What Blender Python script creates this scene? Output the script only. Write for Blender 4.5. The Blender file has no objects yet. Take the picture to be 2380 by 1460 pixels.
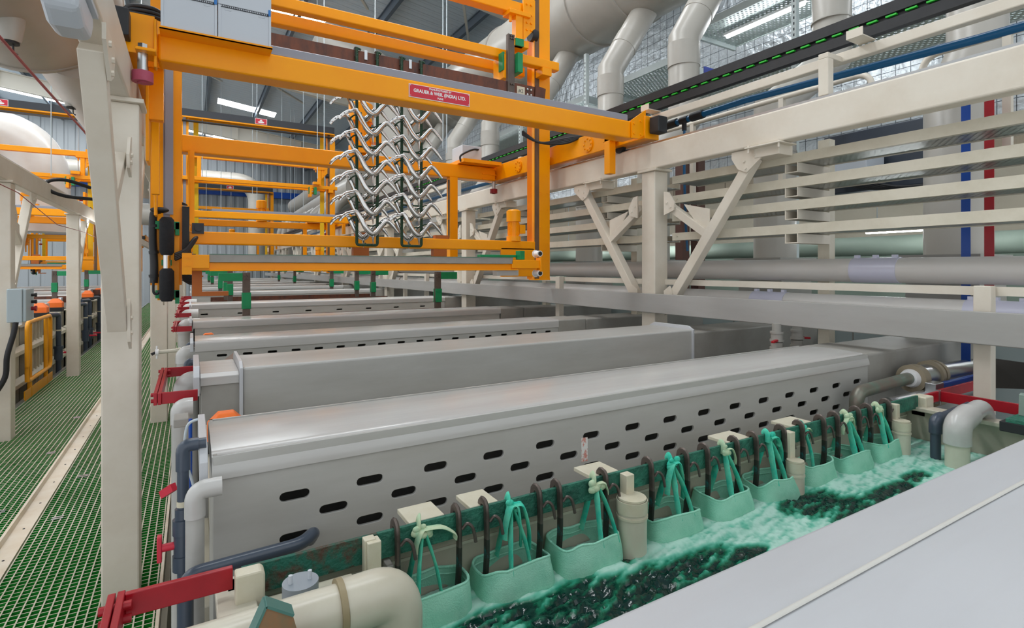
import bpy, math, random
from mathutils import Vector, noise
random.seed(7)
SC = bpy.context.scene
COL = SC.collection

# ---------------------------------------------------------------- camera, world, exposure
YAW = math.atan((1190 - 446) / 1250.0)
cam = bpy.data.cameras.new('camera')
cam.sensor_fit = 'HORIZONTAL'; cam.sensor_width = 36.0
cam.lens = 1250.0 * 36.0 / 2380.0
cam.shift_y = -(730 - 624) / 2380.0
cam.clip_start = 0.05; cam.clip_end = 200
camo = bpy.data.objects.new('camera', cam)
camo.location = (0, 0, 1.6); camo.rotation_euler = (math.pi / 2, 0, -YAW)
COL.objects.link(camo); SC.camera = camo

W = bpy.data.worlds.new('daylight'); SC.world = W; W.use_nodes = True
W.node_tree.nodes['Background'].inputs[0].default_value = (0.93, 0.97, 1.0, 1)
W.node_tree.nodes['Background'].inputs[1].default_value = 0.85
VS = SC.view_settings
SC.display_settings.display_device = 'sRGB'
VS.view_transform = 'Standard'; VS.look = 'None'; VS.gamma = 1.0; VS.use_curve_mapping = False
VS.exposure = 0.5
SKY_EMIT = 11.0      # translucent roof sheets, including those added for light
TUBE_EMIT = 22.0     # fluorescent tubes

# ---------------------------------------------------------------- materials
def lin(c):
    c = c / 255.0
    return c / 12.92 if c <= 0.04045 else ((c + 0.055) / 1.055) ** 2.4
def rgb(r, g, b): return (lin(r), lin(g), lin(b), 1.0)
MATS = {}
def mat(name, col, rough=0.5, metal=0.0, col2=None, scale=3.0, amount=0.5, bump=0.0, bscale=40.0, spec=0.5, stretch=(1, 1, 1), coat=0.0, lo=0.4, hi=0.7, detail=6):
    """A painted / plastic / metal surface whose colour wanders between col and col2 (wear, dust, patina)."""
    m = bpy.data.materials.new(name); m.use_nodes = True
    nt = m.node_tree; N = nt.nodes; L = nt.links
    b = N['Principled BSDF']
    b.inputs['Base Color'].default_value = col
    b.inputs['Roughness'].default_value = rough; b.inputs['Metallic'].default_value = metal
    b.inputs['Specular IOR Level'].default_value = spec
    b.inputs['Coat Weight'].default_value = coat; b.inputs['Coat Roughness'].default_value = 0.12
    if col2 is not None or bump:
        tc = N.new('ShaderNodeTexCoord'); mp = N.new('ShaderNodeMapping')
        mp.inputs['Scale'].default_value = stretch
        L.new(tc.outputs['Object'], mp.inputs['Vector'])
    if col2 is not None:
        nz = N.new('ShaderNodeTexNoise'); nz.inputs['Scale'].default_value = scale; nz.inputs['Detail'].default_value = detail
        nz.inputs['Roughness'].default_value = 0.65
        L.new(mp.outputs[0], nz.inputs['Vector'])
        mr = N.new('ShaderNodeMapRange'); mr.inputs['From Min'].default_value = lo; mr.inputs['From Max'].default_value = hi
        mr.inputs['To Max'].default_value = amount
        L.new(nz.outputs['Fac'], mr.inputs['Value'])
        mx = N.new('ShaderNodeMix'); mx.data_type = 'RGBA'
        mx.inputs['A'].default_value = col; mx.inputs['B'].default_value = col2
        L.new(mr.outputs[0], mx.inputs['Factor']); L.new(mx.outputs['Result'], b.inputs['Base Color'])
    if bump:
        n2 = N.new('ShaderNodeTexNoise'); n2.inputs['Scale'].default_value = bscale; n2.inputs['Detail'].default_value = 3
        L.new(mp.outputs[0], n2.inputs['Vector'])
        bp = N.new('ShaderNodeBump'); bp.inputs['Strength'].default_value = bump; bp.inputs['Distance'].default_value = 0.02
        L.new(n2.outputs['Fac'], bp.inputs['Height']); L.new(bp.outputs[0], b.inputs['Normal'])
    MATS[name] = m
    return m
def emit(name, col, s):
    m = bpy.data.materials.new(name); m.use_nodes = True
    nt = m.node_tree; nt.nodes.remove(nt.nodes['Principled BSDF'])
    e = nt.nodes.new('ShaderNodeEmission'); e.inputs[0].default_value = col; e.inputs[1].default_value = s
    nt.links.new(e.outputs[0], nt.nodes['Material Output'].inputs[0])
    MATS[name] = m; return m

cream = mat('cream_paint', rgb(222, 214, 200), 0.42, col2=rgb(198, 184, 164), scale=2.2, amount=0.5)
cream_dk = mat('cream_paint_aged', rgb(214, 207, 190), 0.45, col2=rgb(176, 166, 142), scale=3.5, amount=0.5)
orange = mat('orange_paint', rgb(255, 164, 0), 0.32, col2=rgb(250, 152, 0), scale=2.0, amount=0.7, spec=0.3)
yellow = mat('yellow_paint', rgb(238, 160, 20), 0.32, col2=rgb(214, 136, 14), scale=4.0)
belt_m = mat('yellow_webbing', rgb(228, 194, 20), 0.7, col2=rgb(196, 160, 30), scale=8)
pp = mat('grey_polypropylene', rgb(182, 181, 177), 0.32, col2=rgb(160, 157, 150), scale=1.6, amount=0.7, stretch=(0.6, 3, 3))
pp_top = mat('grey_polypropylene_gloss', rgb(192, 191, 188), 0.2, col2=rgb(174, 168, 164), scale=2.5, amount=0.55, stretch=(0.35, 3, 3))
pp_dk = mat('grey_polypropylene_dusty', rgb(160, 158, 152), 0.5, col2=rgb(132, 126, 116), scale=2.0, amount=0.6)
pp_fg = mat('grey_polypropylene_pale', rgb(196, 198, 202), 0.3, col2=rgb(182, 182, 184), scale=1.5, amount=0.5, stretch=(0.5, 3, 3))
duct = mat('duct_grey', rgb(176, 172, 164), 0.34, col2=rgb(158, 152, 143), scale=1.3, amount=0.6)
tankm = mat('tank_beige', rgb(182, 176, 160), 0.45, col2=rgb(150, 142, 122), scale=3.0, amount=0.6)
wpipe = mat('white_pipe', rgb(214, 211, 207), 0.3, col2=rgb(192, 182, 172), scale=2.0, amount=0.4, stretch=(1, 0.5, 1))
sleeve = mat('lilac_sleeve', rgb(206, 206, 224), 0.22)
cpipe = mat('cream_pipe', rgb(206, 201, 184), 0.28, col2=rgb(180, 170, 146), scale=4, amount=0.4)
dpipe = mat('dark_upvc', rgb(66, 76, 90), 0.28, col2=rgb(48, 56, 70), scale=4)
red = mat('red_paint', rgb(168, 10, 30), 0.38, col2=rgb(138, 6, 24), scale=9, amount=0.7)
redpl = mat('red_plastic', rgb(205, 40, 62), 0.4)
green = mat('green_plastic', rgb(0, 140, 84), 0.42, col2=rgb(0, 116, 66), scale=7)
blue = mat('blue_pipe', rgb(0, 92, 142), 0.35)
bluep = mat('blue_paint', rgb(8, 70, 160), 0.35)
black = mat('black_rubber', rgb(30, 31, 34), 0.55, col2=rgb(46, 46, 48), scale=12)
foam_m = mat('black_foam', rgb(27, 28, 32), 0.9, col2=rgb(40, 40, 42), scale=30, bump=0.3, bscale=160)
trough_m = mat('black_trough', rgb(38, 42, 50), 0.45)
chrome = mat('chrome', (0.60, 0.585, 0.57, 1), 0.09, 1.0)
steel = mat('steel', rgb(196, 198, 200), 0.3, 1.0)
tray_m = mat('galvanised_tray', rgb(186, 184, 180), 0.34, 0.55, col2=rgb(160, 156, 150), scale=2, stretch=(1, 0.3, 6))
copper = mat('oxidised_copper', rgb(112, 68, 52), 0.45, 0.5, col2=rgb(74, 56, 52), scale=5, amount=0.9, stretch=(3, 3, 1))
cop_sad = mat('copper_plate', rgb(168, 120, 86), 0.45, 0.4, col2=rgb(110, 124, 104), scale=14, amount=0.8)
patina = mat('verdigris', rgb(54, 128, 106), 0.62, 0.1, col2=rgb(30, 74, 62), scale=16, amount=0.9, bump=0.4, bscale=90, lo=0.35, hi=0.65)
patina_dk = mat('verdigris_dark', rgb(28, 96, 80), 0.62, 0.1, col2=rgb(84, 52, 40), scale=28, amount=0.9, bump=0.4, bscale=90, lo=0.45, hi=0.62)
hookm = mat('hook_metal', rgb(108, 98, 92), 0.42, 0.6, col2=rgb(60, 52, 48), scale=14, amount=0.8)
hook_lo = mat('hook_verdigris', rgb(56, 58, 52), 0.5, 0.3, col2=rgb(30, 128, 130), scale=30, amount=0.8, lo=0.5, hi=0.62)
brownst = mat('brown_steel', rgb(104, 92, 84), 0.5, 0.35, col2=rgb(76, 66, 60), scale=8)
rust_ch = mat('worn_channel', rgb(124, 96, 74), 0.55, 0.3, col2=rgb(60, 46, 38), scale=6, stretch=(4, 4, 0.6))
darkrod = mat('green_plastisol', rgb(22, 64, 38), 0.5, col2=rgb(14, 44, 28), scale=30, bump=0.5, bscale=120)
mint = mat('mint_filter_cloth', rgb(160, 220, 196), 0.85, col2=rgb(108, 192, 164), scale=9, amount=0.75, bump=0.25, bscale=300, spec=0.2)
teal = mat('teal_strap', rgb(48, 190, 164), 0.7, col2=rgb(128, 222, 188), scale=22, amount=0.8, spec=0.2)
frayed = mat('frayed_cloth', rgb(196, 210, 176), 0.9, col2=rgb(120, 190, 158), scale=30, amount=0.8, spec=0.2)
nylon = mat('white_nylon', rgb(212, 206, 186), 0.4, col2=rgb(188, 176, 140), scale=6, amount=0.6)
pinkw = mat('pink_polyurethane', rgb(186, 84, 110), 0.6, col2=rgb(160, 66, 84), scale=10)
redw = mat('red_polyurethane', rgb(140, 14, 24), 0.5)
gutter_m = mat('grey_extrusion', rgb(146, 146, 156), 0.4)
boxgrey = mat('cabinet_grey', rgb(196, 202, 210), 0.38)
elbox = mat('control_box_grey', rgb(172, 186, 192), 0.4)
ocap = mat('orange_cap', rgb(250, 120, 36), 0.5, col2=rgb(232, 100, 26), scale=5)
gr_top = mat('grating_worn_top', rgb(206, 194, 176), 0.6, col2=rgb(170, 160, 136), scale=2.5, amount=0.8)
gr_side = mat('grating_green', rgb(16, 142, 40), 0.5, col2=rgb(10, 104, 28), scale=3)
concrete = mat('concrete', rgb(80, 82, 76), 0.8, col2=rgb(56, 60, 54), scale=1.5)
strip_m = mat('cream_channel', rgb(226, 214, 196), 0.5, col2=rgb(198, 170, 130), scale=5, amount=0.5)
rafter_m = mat('rafter_cream', rgb(206, 202, 190), 0.5)
purlin_m = mat('purlin_grey', rgb(96, 108, 120), 0.4, 0.3)
rod_m = mat('hanger_rod', rgb(186, 196, 200), 0.4, 0.4)
palegreen = mat('pale_green_paint', rgb(150, 166, 152), 0.5, col2=rgb(132, 148, 136), scale=1.2)
greyclad = mat('grey_cladding', rgb(168, 172, 174), 0.45)
wallcream = mat('cream_wall', rgb(198, 190, 172), 0.7, col2=rgb(170, 160, 140), scale=1.0)
brownpost = mat('brown_post', rgb(92, 62, 54), 0.45)
signred = mat('sign_red', rgb(206, 22, 52), 0.35)
white = mat('white_enamel', rgb(236, 236, 236), 0.4)
slot_blue = mat('sign_blue', rgb(44, 62, 150), 0.4)
rackgrey = mat('slotted_angle_white', rgb(206, 216, 216), 0.4)
cabin = mat('pale_cabinet', rgb(176, 190, 190), 0.4)
tubem = emit('tube_light', (0.95, 0.98, 1.0, 1), TUBE_EMIT)
skym = emit('rooflight_fill_sheet', (0.95, 0.98, 1.0, 1), SKY_EMIT)

def perforated(name, col, px, py, fill, metal=0.6, rough=0.35):
    """sheet metal with round holes punched on a staggered grid (object space, x/y)"""
    m = mat(name, col, rough, metal)
    nt = m.node_tree; N = nt.nodes; L = nt.links
    tc = N.new('ShaderNodeTexCoord'); sp = N.new('ShaderNodeSeparateXYZ'); L.new(tc.outputs['Object'], sp.inputs[0])
    def math_(op, a, b=None):
        n = N.new('ShaderNodeMath'); n.operation = op
        for i, v in enumerate((a, b)):
            if v is None: continue
            if isinstance(v, (int, float)): n.inputs[i].default_value = v
            else: L.new(v, n.inputs[i])
        return n.outputs[0]
    u = math_('DIVIDE', sp.outputs[0], px); v = math_('DIVIDE', sp.outputs[1], py)
    row = math_('MODULO', math_('FLOOR', u), 2.0)
    v = math_('ADD', v, math_('MULTIPLY', row, 0.5))
    du = math_('MULTIPLY', math_('SUBTRACT', math_('FRACT', u), 0.5), px)
    dv = math_('MULTIPLY', math_('SUBTRACT', math_('FRACT', v), 0.5), py)
    d2 = math_('ADD', math_('MULTIPLY', du, du), math_('MULTIPLY', dv, dv))
    hole = math_('LESS_THAN', d2, fill * fill)
    tr = N.new('ShaderNodeBsdfTransparent'); mx = N.new('ShaderNodeMixShader')
    L.new(hole, mx.inputs[0]); L.new(N['Principled BSDF'].outputs[0], mx.inputs[1]); L.new(tr.outputs[0], mx.inputs[2])
    L.new(mx.outputs[0], N['Material Output'].inputs[0])
    return m
perf = perforated('perforated_tray', rgb(190, 192, 188), 0.028, 0.034, 0.0075)
perf2 = perforated('perforated_tray_open', rgb(196, 208, 206), 0.05, 0.06, 0.017, 0.3, 0.45)

def foil_mat():
    m = mat('foil_insulation', rgb(196, 200, 204), 0.32, 0.75, bump=1.0, bscale=7.0)
    nt = m.node_tree; N = nt.nodes; L = nt.links
    tc = N.new('ShaderNodeTexCoord'); sp = N.new('ShaderNodeSeparateXYZ'); L.new(tc.outputs['Object'], sp.inputs[0])
    acc = None
    for o in (1, 2):
        n = N.new('ShaderNodeMath'); n.operation = 'PINGPONG'; n.inputs[1].default_value = 0.09; L.new(sp.outputs[o], n.inputs[0])
        l = N.new('ShaderNodeMath'); l.operation = 'LESS_THAN'; l.inputs[1].default_value = 0.0045; L.new(n.outputs[0], l.inputs[0])
        if acc is None: acc = l
        else:
            mxn = N.new('ShaderNodeMath'); mxn.operation = 'MAXIMUM'; L.new(acc.outputs[0], mxn.inputs[0]); L.new(l.outputs[0], mxn.inputs[1]); acc = mxn
    mx = N.new('ShaderNodeMix'); mx.data_type = 'RGBA'
    mx.inputs['A'].default_value = rgb(200, 206, 210); mx.inputs['B'].default_value = rgb(90, 96, 102)
    L.new(acc.outputs[0], mx.inputs['Factor']); L.new(mx.outputs['Result'], N['Principled BSDF'].inputs['Base Color'])
    return m
foil = foil_mat()
def ribbed(name, col, axis, pitch, rough=0.4, metal=0.3, depth=0.03):
    m = mat(name, col, rough, metal)
    nt = m.node_tree; N = nt.nodes; L = nt.links
    tc = N.new('ShaderNodeTexCoord'); sp = N.new('ShaderNodeSeparateXYZ'); L.new(tc.outputs['Object'], sp.inputs[0])
    n = N.new('ShaderNodeMath'); n.operation = 'PINGPONG'; n.inputs[1].default_value = pitch / 2; L.new(sp.outputs[axis], n.inputs[0])
    r = N.new('ShaderNodeMapRange'); r.interpolation_type = 'SMOOTHSTEP'; r.inputs['From Min'].default_value = pitch * 0.1; r.inputs['From Max'].default_value = pitch * 0.25
    L.new(n.outputs[0], r.inputs['Value'])
    bp = N.new('ShaderNodeBump'); bp.inputs['Strength'].default_value = 0.8; bp.inputs['Distance'].default_value = depth
    L.new(r.outputs[0], bp.inputs['Height']); L.new(bp.outputs[0], N['Principled BSDF'].inputs['Normal'])
    return m
roofm = ribbed('roof_foil_sheet', rgb(196, 210, 220), 1, 0.3, 0.4, 0.15)
clad = ribbed('vertical_cladding', rgb(160, 166, 170), 0, 0.5, 0.45, 0.1, 0.05)

def block_wall():
    m = mat('masonry', rgb(186, 172, 152), 0.8)
    nt = m.node_tree; N = nt.nodes; L = nt.links
    tc = N.new('ShaderNodeTexCoord'); mp = N.new('ShaderNodeMapping'); mp.inputs['Rotation'].default_value = (math.pi / 2, 0, math.pi / 2)
    br = N.new('ShaderNodeTexBrick'); br.inputs['Scale'].default_value = 1.0
    br.inputs['Brick Width'].default_value = 0.6; br.inputs['Row Height'].default_value = 0.24; br.inputs['Mortar Size'].default_value = 0.008
    br.inputs['Color1'].default_value = rgb(190, 178, 160); br.inputs['Color2'].default_value = rgb(170, 156, 136); br.inputs['Mortar'].default_value = rgb(110, 100, 88)
    sx = N.new('ShaderNodeSeparateXYZ'); cb = N.new('ShaderNodeCombineXYZ')
    L.new(tc.outputs['Object'], sx.inputs[0]); L.new(sx.outputs[1], cb.inputs[0]); L.new(sx.outputs[2], cb.inputs[1])
    L.new(cb.outputs[0], br.inputs['Vector']); L.new(br.outputs['Color'], N['Principled BSDF'].inputs['Base Color'])
    return m
masonry = block_wall()

# ---------------------------------------------------------------- mesh helpers
ORG = {}
class MB:
    def __init__(s): s.v = []; s.f = []; s.m = []; s.s = []
    def add(s, vs, fs, mi=0, sm=False):
        o = len(s.v); s.v += [tuple(p) for p in vs]
        for f in fs: s.f.append([i + o for i in f]); s.m.append(mi); s.s.append(sm)
        return s
    def box(s, x0, x1, y0, y1, z0, z1, mi=0):
        vs = [(x, y, z) for z in (z0, z1) for y in (y0, y1) for x in (x0, x1)]
        return s.add(vs, [(0, 2, 3, 1), (4, 5, 7, 6), (0, 1, 5, 4), (2, 6, 7, 3), (0, 4, 6, 2), (1, 3, 7, 5)], mi)
    def bar(s, p, q, w, h, mi=0, up=(0, 0, 1)):
        """rectangular bar from p to q, h along 'up', w across"""
        p, q, up = Vector(p), Vector(q), Vector(up)
        d = (q - p).normalized(); side = d.cross(up)
        if side.length < 1e-4: side = d.cross(Vector((1, 0, 0)))
        side.normalize(); u = side.cross(d).normalized()
        a, b = side * w / 2, u * h / 2
        vs = [c + sa * a + sb * b for c in (p, q) for sa, sb in ((-1, -1), (1, -1), (1, 1), (-1, 1))]
        return s.add(vs, [(0, 1, 2, 3), (7, 6, 5, 4), (0, 4, 5, 1), (1, 5, 6, 2), (2, 6, 7, 3), (3, 7, 4, 0)], mi)
    def prism(s, poly, axis, a, b, mi=0):
        """polygon in the plane across 'axis', extruded from a to b"""
        def P(u, v, t): return {'x': (t, u, v), 'y': (u, t, v), 'z': (u, v, t)}[axis]
        n = len(poly); vs = [P(u, v, a) for u, v in poly] + [P(u, v, b) for u, v in poly]
        fs = [tuple(range(n))[::-1], tuple(range(n, 2 * n))] + [(i, (i + 1) % n, (i + 1) % n + n, i + n) for i in range(n)]
        return s.add(vs, fs, mi)
    def tube(s, pts, r, n=12, mi=0, cap=True, flat=None, closed=False):
        pts = [Vector(p) for p in pts]; k = len(pts)
        rr = r if isinstance(r, (list, tuple)) else [r] * k
        T = []
        for i in range(k):
            a = pts[(i - 1) % k] if closed else pts[max(i - 1, 0)]; b = pts[(i + 1) % k] if closed else pts[min(i + 1, k - 1)]
            t = (b - a)
            T.append(t.normalized() if t.length > 1e-9 else Vector((0, 0, 1)))
        ref = Vector((0, 0, 1)) if abs(T[0].z) < 0.9 else Vector((1, 0, 0))
        u = T[0].cross(ref).normalized(); vs = []
        for i in range(k):
            if i:
                u = u - T[i] * u.dot(T[i])
                u = u.normalized() if u.length > 1e-6 else T[i].cross(ref).normalized()
            w = T[i].cross(u)
            fu, fw = (1, 1) if flat is None else flat
            vs += [pts[i] + (u * math.cos(2 * math.pi * j / n) * fu + w * math.sin(2 * math.pi * j / n) * fw) * rr[i] for j in range(n)]
        fs = []
        for i in range(k if closed else k - 1):
            for j in range(n):
                a, b = i * n + j, i * n + (j + 1) % n; c = ((i + 1) % k) * n
                fs.append((a, b, c + (j + 1) % n, c + j))
        s.add(vs, fs, mi, True)
        if cap and not closed:
            s.add(vs[:n], [tuple(range(n))[::-1]], mi); s.add(vs[-n:], [tuple(range(n))], mi)
        return s
    def cyl(s, p, q, r, r2=None, n=20, mi=0): return s.tube([p, q], [r, r if r2 is None else r2], n, mi)
    def ball(s, c, r, n=12, m=8, sc=(1, 1, 1), mi=0):
        vs = []; fs = []
        for i in range(m + 1):
            a = math.pi * i / m
            for j in range(n):
                b = 2 * math.pi * j / n
                vs.append((c[0] + r * sc[0] * math.sin(a) * math.cos(b), c[1] + r * sc[1] * math.sin(a) * math.sin(b), c[2] + r * sc[2] * math.cos(a)))
        for i in range(m):
            for j in range(n): fs.append((i * n + j, (i + 1) * n + j, (i + 1) * n + (j + 1) % n, i * n + (j + 1) % n))
        return s.add(vs, fs, mi, True)
    def bolt(s, p, ax, r=0.012, h=0.008, mi=0):
        p = Vector(p); return s.cyl(p, p + Vector(ax) * h, r, n=6, mi=mi)
    def build(s, name, m, parent=None, bevel=0.0, seg=2):
        me = bpy.data.meshes.new(name); ms = m if isinstance(m, (list, tuple)) else [m]
        if parent is not None: o0 = ORG[parent]
        else:
            xs = [p[0] for p in s.v]; ys = [p[1] for p in s.v]; zs = [p[2] for p in s.v]
            o0 = Vector(((min(xs) + max(xs)) / 2, (min(ys) + max(ys)) / 2, min(zs)))
        me.from_pydata([(p[0] - o0.x, p[1] - o0.y, p[2] - o0.z) for p in s.v], [], s.f)
        for x in ms: me.materials.append(x)
        me.polygons.foreach_set('material_index', s.m); me.polygons.foreach_set('use_smooth', s.s)
        me.update()
        if any(s.s): me.set_sharp_from_angle(angle=0.7)
        ob = bpy.data.objects.new(name, me); COL.objects.link(ob); ORG[ob] = o0
        if parent is not None: ob.parent = parent
        else: ob.location = o0
        if bevel:
            b = ob.modifiers.new('bevel', 'BEVEL'); b.width = bevel; b.segments = seg; b.limit_method = 'ANGLE'; b.angle_limit = 0.7
        return ob
def tag(o, label, cat, group=None, kind=None):
    o['label'] = label; o['category'] = cat
    if group: o['group'] = group
    if kind: o['kind'] = kind
    return o
def thing(name, loc, label, cat, group=None):
    o = bpy.data.objects.new(name, None); o.empty_display_size = 0.1; COL.objects.link(o)
    o.location = loc; ORG[o] = Vector(loc)
    return tag(o, label, cat, group)
def struct(name, mb, m, bevel=0.0):
    o = mb.build(name, m, bevel=bevel); o['kind'] = 'structure'; return o
def copy_tree(o, d=(0, 0, 0), label=None, parent=None):
    c = o.copy(); COL.objects.link(c)
    if parent is None: c.location = o.location + Vector(d)
    else: c.parent = parent
    ORG[c] = ORG[o] + Vector(d)
    if label: c['label'] = label
    for ch in list(o.children): copy_tree(ch, d, None, c)
    return c
def arc(c, r, a0, a1, n, plane):
    """points on an arc; plane gives the two axes ('xz', 'yz', 'xy')"""
    out = []
    for i in range(n + 1):
        a = math.radians(a0 + (a1 - a0) * i / n); p = list(c)
        p['xyz'.index(plane[0])] += r * math.cos(a); p['xyz'.index(plane[1])] += r * math.sin(a)
        out.append(tuple(p))
    return out
def bend(pts, rad, n=6):
    """polyline with its corners rounded"""
    pts = [Vector(p) for p in pts]; out = [pts[0]]
    for i in range(1, len(pts) - 1):
        a, b, c = pts[i - 1], pts[i], pts[i + 1]
        r = min(rad, (a - b).length * 0.49, (c - b).length * 0.49)
        p, q = b + (a - b).normalized() * r, b + (c - b).normalized() * r
        for j in range(n + 1):
            t = j / n; out.append(p * (1 - t) ** 2 + b * 2 * t * (1 - t) + q * t ** 2)
    out.append(pts[-1]); return out
def smooth_path(pts, n=6):
    """Catmull-Rom through the points"""
    P = [Vector(p) for p in pts]; out = []
    for i in range(len(P) - 1):
        p0, p1, p2, p3 = P[max(i - 1, 0)], P[i], P[i + 1], P[min(i + 2, len(P) - 1)]
        for j in range(n):
            t = j / n
            out.append(0.5 * ((2 * p1) + (p2 - p0) * t + (2 * p0 - 5 * p1 + 4 * p2 - p3) * t * t + (3 * p1 - p0 - 3 * p2 + p3) * t ** 3))
    out.append(P[-1]); return out
def text(body, loc, size, m, name, parent, rot=(math.pi / 2, 0, 0), bold=0.0, align='CENTER', sx=1.0):
    cu = bpy.data.curves.new(name, 'FONT'); cu.body = body; cu.size = size; cu.align_x = align; cu.align_y = 'CENTER'
    cu.offset = bold; cu.extrude = 0.0006; cu.materials.append(m)
    tmp = bpy.data.objects.new('tmp', cu); COL.objects.link(tmp)
    me = bpy.data.meshes.new_from_object(tmp.evaluated_get(bpy.context.evaluated_depsgraph_get()))
    bpy.data.objects.remove(tmp); bpy.data.curves.remove(cu)
    o = bpy.data.objects.new(name, me); COL.objects.link(o)
    o.rotation_euler = rot; o.parent = parent; o.location = Vector(loc) - ORG[parent]; o.scale = (sx, 1, 1); ORG[o] = Vector(loc)
    return o
def plate_holes(name, m, parent, x0, x1, z0, z1, y, slots, th=0.008):
    """upright plate facing -Y with obround slots cut right through: slots = (x, z, length, height)"""
    cu = bpy.data.curves.new(name, 'CURVE'); cu.dimensions = '2D'; cu.fill_mode = 'BOTH'; cu.extrude = th / 2
    cu.bevel_depth = 0.0012; cu.bevel_resolution = 1
    def poly(pts):
        sp = cu.splines.new('POLY'); sp.points.add(len(pts) - 1)
        for p, q in zip(sp.points, pts): p.co = (q[0], q[1], 0, 1)
        sp.use_cyclic_u = True
    poly([(x0, z0), (x1, z0), (x1, z1), (x0, z1)])
    for x, z, l, h in slots:
        r = h / 2; a = l / 2 - r
        poly([(x + a + r * math.cos(t), z + r * math.sin(t)) for t in [math.radians(-90 + 30 * i) for i in range(7)]] +
             [(x - a + r * math.cos(t), z + r * math.sin(t)) for t in [math.radians(90 + 30 * i) for i in range(7)]])
    tmp = bpy.data.objects.new('tmp', cu); COL.objects.link(tmp)
    dg = bpy.context.evaluated_depsgraph_get(); me = bpy.data.meshes.new_from_object(tmp.evaluated_get(dg))
    bpy.data.objects.remove(tmp); bpy.data.curves.remove(cu)
    o0 = ORG[parent]
    for v in me.vertices:
        cx, cz, cy = v.co.x, v.co.y, v.co.z
        v.co = (cx - o0.x, y - cy - o0.y, cz - o0.z)
    me.flip_normals(); me.materials.clear(); me.materials.append(m)
    ob = bpy.data.objects.new(name, me); COL.objects.link(ob); ob.parent = parent; ORG[ob] = o0
    return ob
ORD = ['first', 'second', 'third', 'fourth', 'fifth', 'sixth', 'seventh', 'eighth', 'ninth', 'tenth', 'eleventh', 'twelfth']

# ================================================================ THE SETTING
struct('floor', MB().box(-9.5, 9, -2.5, 40, -1.3, -1.2), concrete)
def roof_z(x): return 9.3 - 0.13 * x
# roof: foil-backed sheeting sloping down to the right, broken by translucent sheets, some of them added for light
sky_y = [(-3.0, -1.4), (2.7, 3.4), (7.2, 8.5), (16.0, 17.2), (27.2, 28.1), (34.0, 35.4)]  # nearest and farthest sheets are added to light hood tops and back wall
edges = [-2.5]
for a, b in sky_y[1:]: edges += [a, b]
edges.append(40.0)
mb = MB()
def slab(mb, x0, x1, y0, y1, t=0.04):
    mb.add([(x0, y0, roof_z(x0)), (x1, y0, roof_z(x1)), (x1, y1, roof_z(x1)), (x0, y1, roof_z(x0)),
            (x0, y0, roof_z(x0) + t), (x1, y0, roof_z(x1) + t), (x1, y1, roof_z(x1) + t), (x0, y1, roof_z(x0) + t)],
           [(3, 2, 1, 0), (4, 5, 6, 7), (0, 1, 5, 4), (1, 2, 6, 5), (2, 3, 7, 6), (3, 0, 4, 7)])
for i in range(0, len(edges), 2): slab(mb, -9.5, 8.4, edges[i], edges[i + 1])
for a, b in sky_y[1:]:
    slab(mb, 4.2 if a < 10 else 3.4, 8.4, a, b)
    if 20 < a < 30: slab(mb, -4, 1.0, a, b)
struct('ceiling', mb, roofm)
for i, (a, b) in enumerate(sky_y[1:]):
    mb = MB()
    if a < 10 or not 20 < a < 30: slab(mb, -9.5, 4.2 if a < 10 else 3.4, a, b, 0.02)  # carried full width to add light, beyond the short visible sheets
    else: slab(mb, -9.5, -4, a, b, 0.02); slab(mb, 1.0, 3.4, a, b, 0.02)
    struct('rooflight_and_fill_%d' % (i + 1), mb, skym)
n = 0
for x in (-8.6, -6.2, -3.8, -1.6, 0.6, 2.6, 4.6, 6.6):
    n += 1
    o = MB().prism([(x - 0.04, roof_z(x) - 0.24), (x + 0.06, roof_z(x) - 0.24), (x + 0.06, roof_z(x) - 0.22), (x - 0.02, roof_z(x) - 0.22),
                    (x - 0.02, roof_z(x) - 0.03), (x - 0.08, roof_z(x) - 0.03), (x - 0.08, roof_z(x) - 0.01), (x - 0.04, roof_z(x) - 0.01)], 'y', 0.0, 39.5)
    struct('trim_%d' % n, o, purlin_m)
for y in (11.0, 20.5, 30.5):
    n += 1
    mb = MB()
    for z0, z1, hw in ((-0.95, -0.91, 0.12), (-0.91, -0.29, 0.012), (-0.29, -0.25, 0.12)):
        mb.add([(x, y + s * hw, roof_z(x) + z) for x in (-9.5, 8.3) for z in (z0, z1) for s in (-1, 1)],
               [(0, 1, 3, 2), (4, 6, 7, 5), (0, 4, 5, 1), (2, 3, 7, 6), (0, 2, 6, 4), (1, 5, 7, 3)])
    for x in (-7, -4, -1, 2, 5):
        mb.box(x, x + 0.02, y - 0.12, y + 0.12, roof_z(x) - 0.92, roof_z(x) - 0.28)
        mb.bar((x + 0.3, y + 0.1, roof_z(x) - 0.9), (x + 2.0, y + 3.2, roof_z(x + 2) - 0.3), 0.06, 0.06)
    struct('trim_%d' % n, mb, rafter_m)
struct('wall_back', MB().box(-9.5, 8.4, 38.6, 38.7, -1.2, 11.4), clad)
n += 1; struct('trim_%d' % n, MB().box(-9.5, 8.4, 38.2, 38.55, 6.2, 6.6), bluep)
struct('wall_right', MB().box(8.3, 8.4, -2.5, 38.6, 3.42, 9.0), foil)
n += 1; struct('trim_%d' % n, MB().box(8.24, 8.4, -2.5, 38.6, 3.0, 3.42), masonry)
n += 1; struct('trim_%d' % n, MB().box(8.2, 8.4, -2.5, 38.6, 1.9, 3.0), wallcream)
n += 1; struct('trim_%d' % n, MB().box(8.1, 8.4, -2.5, 38.6, -1.2, 1.9), palegreen)

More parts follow.
